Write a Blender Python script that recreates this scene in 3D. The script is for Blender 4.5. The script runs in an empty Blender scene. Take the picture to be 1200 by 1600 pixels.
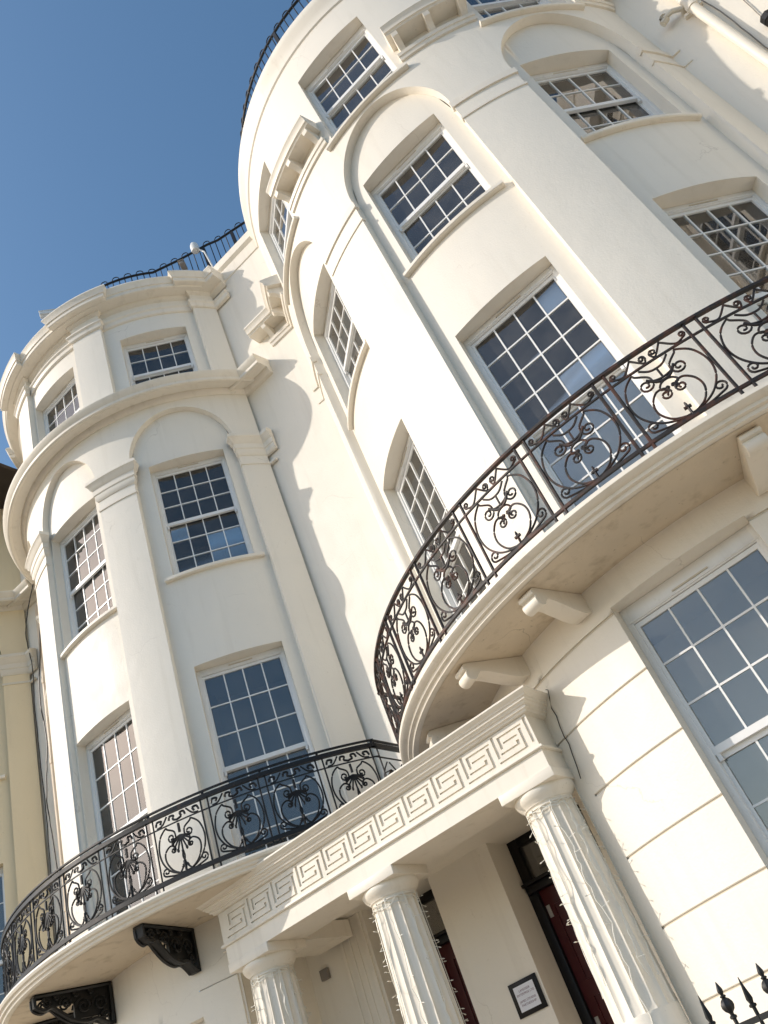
import bpy, bmesh, math, random
from math import sin, cos, pi, radians as rad, sqrt, asin, atan2
from mathutils import Matrix, Vector
random.seed(7)
scn = bpy.context.scene
COL = scn.collection
G = -1.55                      # street level, metres below the camera

# ------------------------------------------------------------------ camera, sky, sun
cd = bpy.data.cameras.new('camera'); cam = bpy.data.objects.new('camera', cd); COL.objects.link(cam); scn.camera = cam
yaw, pitch, roll, F = 0.4445, 0.6323, 0.4151, 1315.3
w = Vector((-sin(yaw)*cos(pitch), cos(yaw)*cos(pitch), sin(pitch)))
r0 = Vector((cos(yaw), sin(yaw), 0)); u0 = r0.cross(w)
r = cos(roll)*r0 - sin(roll)*u0; u = cos(roll)*u0 + sin(roll)*r0
cam.matrix_world = Matrix(((r.x, u.x, -w.x, 0), (r.y, u.y, -w.y, 0), (r.z, u.z, -w.z, 0), (0, 0, 0, 1)))
cd.sensor_fit = 'VERTICAL'; cd.sensor_height = 24; cd.sensor_width = 18; cd.lens = 24*F/1600
cd.clip_start = 0.05; cd.clip_end = 2000

SUN_AZ, SUN_EL = 51.0, 32.0    # azimuth: degrees left of the facade normal
sdir = Vector((-sin(rad(SUN_AZ))*cos(rad(SUN_EL)), -cos(rad(SUN_AZ))*cos(rad(SUN_EL)), sin(rad(SUN_EL))))
world = bpy.data.worlds.new('World'); scn.world = world; world.use_nodes = True
nt = world.node_tree; nt.nodes.clear()
sky = nt.nodes.new('ShaderNodeTexSky'); sky.sky_type = 'NISHITA'; sky.sun_disc = False
sky.sun_elevation = rad(SUN_EL); sky.sun_rotation = atan2(sdir.x, sdir.y)
sky.air_density = 1.0; sky.dust_density = 1.2; sky.ozone_density = 1.0; sky.altitude = 0
bg = nt.nodes.new('ShaderNodeBackground'); bg.inputs[1].default_value = 0.15
wo = nt.nodes.new('ShaderNodeOutputWorld')
hs = nt.nodes.new('ShaderNodeHueSaturation'); hs.inputs['Saturation'].default_value = 1.16; hs.inputs['Hue'].default_value = 0.492
nt.links.new(sky.outputs[0], hs.inputs['Color']); nt.links.new(hs.outputs[0], bg.inputs[0]); nt.links.new(bg.outputs[0], wo.inputs[0])
sl = bpy.data.lights.new('sun', 'SUN'); sl.energy = 2.6; sl.angle = rad(0.53); sl.color = (1.0, 0.92, 0.82)
so = bpy.data.objects.new('sun', sl); COL.objects.link(so); so.rotation_euler = sdir.to_track_quat('Z', 'Y').to_euler()
so.location = (0, 0, 30)
scn.view_settings.view_transform = 'Standard'; scn.view_settings.look = 'None'
scn.view_settings.exposure = 0.36; scn.view_settings.gamma = 1.0; scn.view_settings.use_curve_mapping = False
scn.cycles.max_bounces = 8; scn.cycles.diffuse_bounces = 5

# ------------------------------------------------------------------ materials
def mat(name, col, rough=0.7, metal=0.0, var=0.0, vscale=2.0, bump=0.0, bscale=60.0, spec=0.5, streak=0.0, crack=0.0,
        col2=None, c2scale=6.0, c2lo=0.55, c2hi=0.7, coat=0.0):
    m = bpy.data.materials.new(name); m.use_nodes = True
    t = m.node_tree; b = t.nodes['Principled BSDF']; L = t.links.new
    b.inputs['Roughness'].default_value = rough; b.inputs['Metallic'].default_value = metal
    b.inputs['Specular IOR Level'].default_value = spec; b.inputs['Coat Weight'].default_value = coat
    N = t.nodes.new
    geo = N('ShaderNodeNewGeometry'); pos = geo.outputs['Position']
    rgb = N('ShaderNodeRGB'); rgb.outputs[0].default_value = (*col, 1); cur = rgb.outputs[0]
    def noise(scale, detail=4.0, vec=pos, rgh=0.55):
        n = N('ShaderNodeTexNoise'); n.inputs['Scale'].default_value = scale; n.inputs['Detail'].default_value = detail
        n.inputs['Roughness'].default_value = rgh
        L(vec, n.inputs['Vector']); return n.outputs['Fac']
    def ramp(f, a, bb, lo=0.0, hi=1.0):
        n = N('ShaderNodeMapRange'); n.inputs[1].default_value = a; n.inputs[2].default_value = bb
        n.inputs[3].default_value = lo; n.inputs[4].default_value = hi; L(f, n.inputs[0]); return n.outputs[0]
    def mixc(f, a, c, mode='MIX'):
        n = N('ShaderNodeMix'); n.data_type = 'RGBA'; n.blend_type = mode
        if hasattr(f, 'is_linked'): L(f, n.inputs[0])
        else: n.inputs[0].default_value = f
        L(a, n.inputs[6])
        if isinstance(c, tuple): n.inputs[7].default_value = (*c, 1)
        else: L(c, n.inputs[7])
        return n.outputs[2]
    if var:
        cur = mixc(ramp(noise(vscale, 6), 0.3, 0.7, 0, var), cur, tuple(x*0.55 for x in col))
    if streak:
        mp = N('ShaderNodeMapping'); mp.inputs['Scale'].default_value = (7, 7, 0.5); L(pos, mp.inputs[0])
        cur = mixc(ramp(noise(1.0, 5, mp.outputs[0]), 0.55, 0.78, 0, streak), cur, (col[0]*0.5, col[1]*0.46, col[2]*0.38))
        cur = mixc(ramp(noise(22.0, 3), 0.68, 0.76, 0, streak*1.2), cur, (col[0]*0.45, col[1]*0.42, col[2]*0.35))
    if col2:
        cur = mixc(ramp(noise(c2scale, 6), c2lo, c2hi), cur, col2)
    if crack:
        nz = N('ShaderNodeTexNoise'); nz.inputs['Scale'].default_value = 1.3; nz.inputs['Detail'].default_value = 6; L(pos, nz.inputs['Vector'])
        ad = N('ShaderNodeVectorMath'); ad.operation = 'MULTIPLY_ADD'; L(nz.outputs['Color'], ad.inputs[0])
        ad.inputs[1].default_value = (0.9, 0.9, 0.9); L(pos, ad.inputs[2])
        vo = N('ShaderNodeTexVoronoi'); vo.feature = 'DISTANCE_TO_EDGE'; vo.inputs['Scale'].default_value = 0.42; L(ad.outputs[0], vo.inputs['Vector'])
        line = ramp(vo.outputs['Distance'], 0.0, 0.0022, 1, 0)
        mk_ = ramp(noise(0.8, 3), 0.5, 0.6)
        mu = N('ShaderNodeMath'); mu.operation = 'MULTIPLY'; L(line, mu.inputs[0]); L(mk_, mu.inputs[1])
        m2 = N('ShaderNodeMath'); m2.operation = 'MULTIPLY'; L(mu.outputs[0], m2.inputs[0]); m2.inputs[1].default_value = crack
        cur = mixc(m2.outputs[0], cur, (0.25, 0.2, 0.14))
    L(cur, b.inputs['Base Color'])
    if bump:
        bp = N('ShaderNodeBump'); bp.inputs['Strength'].default_value = 0.6; bp.inputs['Distance'].default_value = bump
        a = noise(bscale, 4); c = noise(bscale*0.09, 3)
        mm = N('ShaderNodeMath'); mm.operation = 'MULTIPLY_ADD'; L(c, mm.inputs[0]); mm.inputs[1].default_value = 2.2; L(a, mm.inputs[2])
        L(mm.outputs[0], bp.inputs['Height']); L(bp.outputs[0], b.inputs['Normal'])
        rr = ramp(noise(3.0, 4), 0.3, 0.7, rough-0.08, rough+0.1); L(rr, b.inputs['Roughness'])
    return m
def glass():
    m = bpy.data.materials.new('window_glass'); m.use_nodes = True; t = m.node_tree; t.nodes.clear(); N = t.nodes.new; L = t.links.new
    o = N('ShaderNodeOutputMaterial'); mx = N('ShaderNodeMixShader'); tr = N('ShaderNodeBsdfTransparent'); gl = N('ShaderNodeBsdfGlossy')
    tr.inputs[0].default_value = (0.90, 0.92, 0.92, 1); gl.inputs['Roughness'].default_value = 0.0; gl.inputs[0].default_value = (1, 0.98, 0.96, 1)
    fr = N('ShaderNodeFresnel'); fr.inputs[0].default_value = 1.62
    geo = N('ShaderNodeNewGeometry')
    nz = N('ShaderNodeTexNoise'); nz.inputs['Scale'].default_value = 1.1; nz.inputs['Detail'].default_value = 1; L(geo.outputs['Position'], nz.inputs['Vector'])
    bp = N('ShaderNodeBump'); bp.inputs['Strength'].default_value = 0.5; bp.inputs['Distance'].default_value = 0.004; L(nz.outputs['Fac'], bp.inputs['Height'])
    oi = N('ShaderNodeObjectInfo'); wn = N('ShaderNodeTexWhiteNoise'); wn.noise_dimensions = '1D'; L(oi.outputs['Random'], wn.inputs['W'])
    va = N('ShaderNodeVectorMath'); va.operation = 'MULTIPLY_ADD'; L(wn.outputs['Color'], va.inputs[0]); va.inputs[1].default_value = (0.018, 0.018, 0.018)
    L(bp.outputs[0], va.inputs[2]); vs = N('ShaderNodeVectorMath'); vs.operation = 'SUBTRACT'; L(va.outputs[0], vs.inputs[0]); vs.inputs[1].default_value = (0.009, 0.009, 0.009)
    vn = N('ShaderNodeVectorMath'); vn.operation = 'NORMALIZE'; L(vs.outputs[0], vn.inputs[0]); L(vn.outputs[0], gl.inputs['Normal'])
    mu = N('ShaderNodeMath'); mu.operation = 'MULTIPLY'; mu.inputs[1].default_value = 1.4; mu.use_clamp = True; L(fr.outputs[0], mu.inputs[0])
    L(mu.outputs[0], mx.inputs[0]); df = N('ShaderNodeBsdfDiffuse'); df.inputs[0].default_value = (0.62, 0.58, 0.52, 1); m0 = N('ShaderNodeMixShader')
    dz = N('ShaderNodeTexNoise'); dz.inputs['Scale'].default_value = 5; dz.inputs['Detail'].default_value = 5; L(geo.outputs['Position'], dz.inputs['Vector'])
    dm = N('ShaderNodeMapRange'); dm.inputs[1].default_value = .35; dm.inputs[2].default_value = .7; dm.inputs[3].default_value = .035; dm.inputs[4].default_value = .075; L(dz.outputs['Fac'], dm.inputs[0])
    L(dm.outputs[0], m0.inputs[0]); L(tr.outputs[0], m0.inputs[1]); L(df.outputs[0], m0.inputs[2]); L(m0.outputs[0], mx.inputs[1]); L(gl.outputs[0], mx.inputs[2]); L(mx.outputs[0], o.inputs[0])
    return m
M = dict(
    stucco=mat('cream_painted_stucco', (0.82, 0.768, 0.672), 0.55, var=0.12, vscale=0.6, bump=0.0034, bscale=48, streak=0.15, crack=0.3),
    trim=mat('cream_painted_mouldings', (0.81, 0.75, 0.645), 0.5, var=0.12, vscale=1.6, bump=0.0015, bscale=70, streak=0.28),
    soffit=mat('weathered_warm_bounce_soffit', (0.70, 0.60, 0.46), 0.65, var=0.35, vscale=1.3, bump=0.004, bscale=30, streak=0.6, crack=0.9),  # weathered paint, with extra tan imitating warm light bounced up from the ground
    sash=mat('white_sash_gloss', (0.80, 0.80, 0.785), 0.35, var=0.08, vscale=4, bump=0.0006, bscale=40, streak=0.15),
    yellow=mat('ochre_yellow_stucco', (0.74, 0.63, 0.43), 0.6, var=0.15, vscale=0.8, bump=0.002, bscale=55, streak=0.2),
    yellowtrim=mat('pale_stone_trim', (0.68, 0.63, 0.53), 0.6, var=0.15, vscale=1.5, bump=0.002, bscale=55, streak=0.3),
    rusty=mat('rusting_black_ironwork', (0.022, 0.018, 0.017), 0.6, metal=0.2, bump=0.002, bscale=90, col2=(0.075, 0.032, 0.02), c2scale=11, c2lo=0.5, c2hi=0.62),
    black=mat('black_gloss_ironwork', (0.009, 0.009, 0.010), 0.5, spec=0.35, bump=0.0012, bscale=90, col2=(0.05, 0.028, 0.02), c2scale=14, c2lo=0.6, c2hi=0.72),
    iron=mat('black_painted_cast_iron', (0.008, 0.008, 0.008), 0.5, bump=0.001, bscale=60),
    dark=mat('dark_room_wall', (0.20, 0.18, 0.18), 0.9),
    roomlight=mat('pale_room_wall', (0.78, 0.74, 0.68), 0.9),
    blind=mat('pale_window_blind', (0.62, 0.58, 0.50), 0.8, var=0.2, vscale=3),
    red=mat('dark_red_door_paint', (0.055, 0.003, 0.004), 0.35, bump=0.0006, bscale=40, coat=0.0, spec=0.35),
    doorblack=mat('black_door_frame_paint', (0.004, 0.004, 0.005), 0.4, spec=0.3),
    steel=mat('dull_steel', (0.45, 0.43, 0.40), 0.4, metal=0.8),
    pave=mat('street_paving', (0.42, 0.36, 0.28), 0.85, var=0.3, vscale=0.8, bump=0.004, bscale=30),
    road=mat('asphalt', (0.17, 0.15, 0.125), 0.9, var=0.2, vscale=1.5, bump=0.006, bscale=50),
    wire=mat('black_cable', (0.01, 0.01, 0.01), 0.5),
    lead=mat('roof_lead', (0.16, 0.16, 0.17), 0.6, var=0.2, bump=0.003, bscale=20),
    tile=mat('dark_roof_eaves', (0.045, 0.032, 0.022), 0.8, var=0.3, bump=0.004, bscale=30),
    bulb=mat('fairy_light_plastic', (0.72, 0.70, 0.62), 0.35),
    grey=mat('grey_metal_box', (0.22, 0.20, 0.18), 0.6),
    white=mat('white_plastic', (0.72, 0.72, 0.70), 0.4),
    paper=mat('white_notice_paper', (0.72, 0.74, 0.80), 0.5),
    ink=mat('purple_ink', (0.16, 0.07, 0.12), 0.6),
    pipe=mat('cream_drainpipe', (0.66, 0.54, 0.40), 0.5, var=0.2, vscale=5, bump=0.001, bscale=40, streak=0.4),
    groove=mat('weathered_render_joint', (0.60, 0.54, 0.44), 0.8, bump=0.002, bscale=40),
    glass=glass())

# ------------------------------------------------------------------ mesh helpers
SC = 1.0                      # size of the house being built (the left houses are a little smaller)
class MB:
    def __init__(s): s.v = []; s.f = []
    def pt(s, p): s.v.append(tuple(p)); return len(s.v)-1
    def face(s, *ps): s.f.append([s.pt(p) for p in ps])
    def box(s, x0, x1, y0, y1, z0, z1, T=None):
        P = [(x, y, z) for x in (x0, x1) for y in (y0, y1) for z in (z0, z1)]
        if T: P = [T(p) for p in P]
        i = len(s.v); s.v += P
        for q in ((0,1,3,2), (4,6,7,5), (0,4,5,1), (2,3,7,6), (0,2,6,4), (1,5,7,3)): s.f.append([i+k for k in q])
    def tube(s, pts, rr, n=6, up=None, taper=None, caps=True):
        pts = [Vector(p) for p in pts]; rings = []
        for k, p in enumerate(pts):
            a = pts[max(k-1, 0)]; b = pts[min(k+1, len(pts)-1)]; d = (b-a).normalized() if (b-a).length > 1e-9 else Vector((0, 0, 1))
            ref = up(p) if up else (Vector((0, 0, 1)) if abs(d.z) < 0.9 else Vector((1, 0, 0)))
            e1 = d.cross(ref).normalized(); e2 = e1.cross(d)
            R = rr*(taper[k] if taper else 1)
            rings.append([s.pt(p + e1*R*cos(2*pi*(j+.5)/n) + e2*R*sin(2*pi*(j+.5)/n)) for j in range(n)])
        for A, B in zip(rings, rings[1:]):
            for j in range(n): s.f.append([A[j], A[(j+1) % n], B[(j+1) % n], B[j]])
        if caps: s.f.append(rings[0][::-1]); s.f.append(rings[-1])
    def lathe(s, prof, n=24, c=(0, 0), rad_fn=None):
        rings = []
        for R, z in prof:
            rings.append([s.pt((c[0]+(R*(rad_fn(j/n, z) if rad_fn else 1))*cos(2*pi*j/n), c[1]+(R*(rad_fn(j/n, z) if rad_fn else 1))*sin(2*pi*j/n), z)) for j in range(n)])
        for A, B in zip(rings, rings[1:]):
            for j in range(n): s.f.append([A[j], A[(j+1) % n], B[(j+1) % n], B[j]])
        s.f.append(rings[0][::-1]); s.f.append(rings[-1])
    def ring(s, prof, a0, a1, step=2.0, mitre=None):
        """moulding profile [(R,z)..] swept round the bow from a0 to a1 degrees; mitre=Rw returns its ends to the wall"""
        n = max(2, int(abs(a1-a0)/step)+1); rows = []
        ext = [(math.degrees((R-mitre)/mitre) if mitre and R > mitre else 0) for R, z in prof]
        for k in range(n+1):
            t = k/n
            rows.append([s.pt(cyl(R, (a0-e)+(a1-a0+2*e)*t, z)) for (R, z), e in zip(prof, ext)])
        m = len(prof)
        for A, B in zip(rows, rows[1:]):
            for j in range(m-1): s.f.append([A[j], B[j], B[j+1], A[j+1]])
        if mitre:
            for sgn, base, row in ((-1, a0, rows[0]), (1, a1, rows[-1])):
                for j in range(m-1):
                    (R1, z1), (R2, z2) = prof[j], prof[j+1]
                    A_ = base+sgn*ext[j]; B_ = base+sgn*ext[j+1]
                    if R1 <= mitre and R2 <= mitre: continue
                    s.face(cyl(R1, A_, z1), cyl(R2, B_, z2), cyl(mitre-0.05, B_, z2), cyl(mitre-0.05, A_, z1))
        else:
            s.f.append([i for i in rows[0]]); s.f.append([i for i in rows[-1]][::-1])
def cyl(R, a, z): return (R*sin(rad(a)), -R*cos(rad(a)), z)
def prismx(mb, prof, x0, x1, capl=True, capr=True):
    A = [mb.pt((x0, y, z)) for y, z in prof]; B = [mb.pt((x1, y, z)) for y, z in prof]
    for j in range(len(prof)-1): mb.f.append([A[j], B[j], B[j+1], A[j+1]])
    if capl: mb.f.append(A)
    if capr: mb.f.append(B[::-1])
MESH = {}
def mesh(mb, name, material, smooth=32, weld=True, bevel=0):
    me = bpy.data.meshes.new(name)
    me.from_pydata([(x*SC, y*SC, z*SC) for x, y, z in mb.v], [], mb.f)
    bm = bmesh.new(); bm.from_mesh(me)
    if weld: bmesh.ops.remove_doubles(bm, verts=bm.verts, dist=2e-4)
    bmesh.ops.recalc_face_normals(bm, faces=bm.faces)
    if bevel:
        es = [e for e in bm.edges if len(e.link_faces) == 2 and e.calc_face_angle(0) > rad(50)]
        bmesh.ops.bevel(bm, geom=es, offset=bevel, segments=2, profile=0.5, affect='EDGES', clamp_overlap=True)
    bm.to_mesh(me); bm.free()
    me.materials.append(M[material])
    if smooth:
        for p in me.polygons: p.use_smooth = True
        me.set_sharp_from_angle(angle=rad(smooth))
    return me
def link(name, me, parent=None, loc=(0, 0, 0), rz=0.0):
    o = bpy.data.objects.new(name, me); COL.objects.link(o); o.parent = parent
    o.location = loc; o.rotation_euler = (0, 0, rz); return o
def part(name, mb, material, parent, loc=(0, 0, 0), rz=0.0, **k):
    return link(name, mesh(mb, name, material, **k), parent, loc, rz)
def tag(o, label=None, cat=None, group=None, kind=None):
    if label: o['label'] = label
    if cat: o['category'] = cat
    if group: o['group'] = group
    if kind: o['kind'] = kind
    return o
def thing(name, label, cat, loc, group=None):
    return tag(link(name, None, None, loc), label, cat, group)
def inst(name, me, parent, loc=(0, 0, 0), rz=0.0): return link(name, me, parent, loc, rz)

# ------------------------------------------------------------------ bow-wall helpers
def wall(mb, R, a0, a1, z0, z1, holes=(), step=1.5):
    zf0 = z0 if callable(z0) else (lambda a: z0); zf1 = z1 if callable(z1) else (lambda a: z1)
    br = {a0, a1}
    for h in holes: br |= {min(max(h[0], a0), a1), min(max(h[1], a0), a1)}
    br = sorted(br); A = []
    for p, q in zip(br, br[1:]):
        n = max(1, int(math.ceil((q-p)/step)))
        A += [p+(q-p)*k/n for k in range(n)]
    A.append(br[-1])
    for p, q in zip(A, A[1:]):
        if q-p < 1e-6: continue
        m = (p+q)/2; lo = (zf0(p), zf0(q))
        for h in sorted([h for h in holes if h[0] <= m <= h[1]], key=lambda h: h[2]):
            mb.face(cyl(R, p, lo[0]), cyl(R, q, lo[1]), cyl(R, q, h[2]), cyl(R, p, h[2])); lo = (h[3], h[3])
        hi = (zf1(p), zf1(q))
        if hi[0]-lo[0] > 1e-4 or hi[1]-lo[1] > 1e-4:
            mb.face(cyl(R, p, lo[0]), cyl(R, q, lo[1]), cyl(R, q, hi[1]), cyl(R, p, hi[0]))
def loc_pt(d, a, x, y, z):
    s_, c_ = sin(rad(a)), cos(rad(a)); return (d*s_+x*c_-y*s_, -d*c_+x*s_+y*c_, z)
def reveal(mb, R, a, hw, zb, zt, d):
    fy = lambda x: -(sqrt(R*R-x*x)-d)
    for x in (-hw, hw):
        mb.face(loc_pt(d, a, x, fy(x), zb), loc_pt(d, a, x, 0.02, zb), loc_pt(d, a, x, 0.02, zt), loc_pt(d, a, x, fy(x), zt))
    n = 12; X = [-hw+2*hw*k/n for k in range(n+1)]
    for z in (zb, zt):
        for p, q in zip(X, X[1:]):
            mb.face(loc_pt(d, a, p, fy(p), z), loc_pt(d, a, q, fy(q), z), loc_pt(d, a, q, 0.02, z), loc_pt(d, a, p, 0.02, z))
def pane_mesh(wd, ht):
    key = (round(wd*SC, 4), round(ht*SC, 4))
    if key not in MESH:
        mb = MB(); mb.box(-wd/2, wd/2, -0.002, 0.002, -ht/2, ht/2); MESH[key] = mesh(mb, 'pane', 'glass', smooth=0)
    return MESH[key]
def window(root, a, d, hw, zb, zt, up, low, R, zoff=None, blind=0.0, lift=0.0, label=None, sill=True, tilt_curtain=False):
    """sash window, plane at distance d from the bow's axis; up and low list the glazing-bar heights"""
    zo = -G
    g = hw-0.085; fr = MB()
    gt, gm, gb = up[0], up[-1], low[-1]
    fr.box(-hw, -g-0.03, 0, 0.12, zb, zt); fr.box(g+0.03, hw, 0, 0.12, zb, zt)
    fr.box(-hw, hw, 0.001, 0.118, gt+0.045, zt); fr.box(-hw, hw, -0.03, 0.14, zb, zb+0.05)
    fr.box(-hw+0.03, hw-0.03, -0.012, 0.001, gt+0.055, gt+0.072)
    loc = (d*sin(rad(a))*SC, -d*cos(rad(a))*SC, zo)
    f = part('window', fr, 'sash', root, loc, rad(a), bevel=0.004)
    if label: f['label'] = label
    v = MB(); v.box(-0.17, 0.17, -0.010, -0.0005, gt+0.085, gt+0.098); part('trickle_vent', v, 'groove', f, smooth=0)
    xs = [-g+2*g*k/4 for k in range(5)]
    for name, zs, y0, rails in (('upper_sash', up, 0.022, (0.04, 0.058)), ('lower_sash', [z+lift for z in low], 0.062, (0.05, 0.085))):
        sb = MB(); zt_, zb_ = zs[0], zs[-1]
        sb.box(-g-0.032, -g, y0, y0+0.036, zb_-rails[1], zt_+rails[0]); sb.box(g, g+0.032, y0, y0+0.036, zb_-rails[1], zt_+rails[0])
        sb.box(-g, g, y0+0.001, y0+0.037, zt_, zt_+rails[0]); sb.box(-g, g, y0-0.004 if name == 'upper_sash' else y0+0.001, y0+0.038, zb_-rails[1], zb_)
        for x in xs[1:-1]: sb.box(x-0.0085, x+0.0085, y0+0.006, y0+0.032, zb_, zt_)
        for z in zs[1:-1]: sb.box(-g, g, y0+0.008, y0+0.030, z-0.0085, z+0.0085)
        if name == 'upper_sash':
            for x in (-g-0.02, g-0.012): sb.box(x, x+0.032, y0+0.002, y0+0.034, zb_-0.11, zb_-rails[1])
        so_ = part(name, sb, 'sash', f, smooth=0)
        for za, zc in zip(zs, zs[1:]):
            me = pane_mesh(2*g/4-0.012, za-zc-0.012)
            for k in range(4):
                inst('pane', me, f, ((xs[k]+g/4)*SC, (y0+0.019)*SC, (za+zc)/2*SC))
    rm = MB(); X, Y = hw+0.25, 1.25; z0, z1 = zb-0.3, zt+0.15
    rm.face((-X, .125, z0), (-X, Y, z0), (-X, Y, z1), (-X, .125, z1)); rm.face((X, .125, z0), (X, Y, z0), (X, Y, z1), (X, .125, z1))
    rm.face((-X, Y, z0), (X, Y, z0), (X, Y, z1), (-X, Y, z1)); rm.face((-X, .125, z0), (X, .125, z0), (X, Y, z0), (-X, Y, z0))
    rm.face((-X, .125, z1), (X, .125, z1), (X, Y, z1), (-X, Y, z1))
    for s_ in (-1, 1): rm.face((s_*X, .125, z0), (s_*hw*0.99, .125, z0), (s_*hw*0.99, .125, z1), (s_*X, .125, z1))
    rm.face((-hw, .125, z0), (hw, .125, z0), (hw, .125, zb), (-hw, .125, zb)); rm.face((-hw, .125, zt), (hw, .125, zt), (hw, .125, z1), (-hw, .125, z1))
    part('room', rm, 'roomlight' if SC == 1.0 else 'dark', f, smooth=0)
    if blind:
        b = MB(); zz = zt-(zt-zb)*blind; n = 40
        for k in range(n):
            x0, x1 = -g+2*g*k/n, -g+2*g*(k+1)/n
            y = lambda x: 0.17+0.012*sin(x*70)+0.006*sin(x*23)
            b.face((x0, y(x0), zz), (x1, y(x1), zz), (x1, y(x1), zt), (x0, y(x0), zt))
        part('curtain', b, 'blind', f)
    if sill:
        s_ = MB(); da = math.degrees(asin((hw+0.12)/R))
        s_.ring([(R-0.12, zb+0.012), (R-0.12, zb-0.055), (R+0.058, zb-0.065), (R+0.07, zb-0.055), (R+0.07, zb-0.012), (R+0.058, zb), (R-0.12, zb+0.012)], a-da, a+da)
        part('sill', s_, 'trim', root, (0, 0, zo))
    return f
def seq(a, step, n): return [a-step*k for k in range(n+1)]

# ================================================================== THE SETTING
YW = 8.21                      # plane of the flat walls between the bows
grd = MB(); grd.face((-300, -300, 0), (300, -300, 0), (300, 300, 0), (-300, 300, 0))
tag(part('ground', grd, 'road', None, (0, 0, G-0.13), smooth=0), kind='structure')
pv = MB(); pv.box(-40, 30, -1.2, 30, -0.3, 0.0)
tag(part('pavement', pv, 'pave', None, (0, 0, G), smooth=0), kind='structure')

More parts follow.
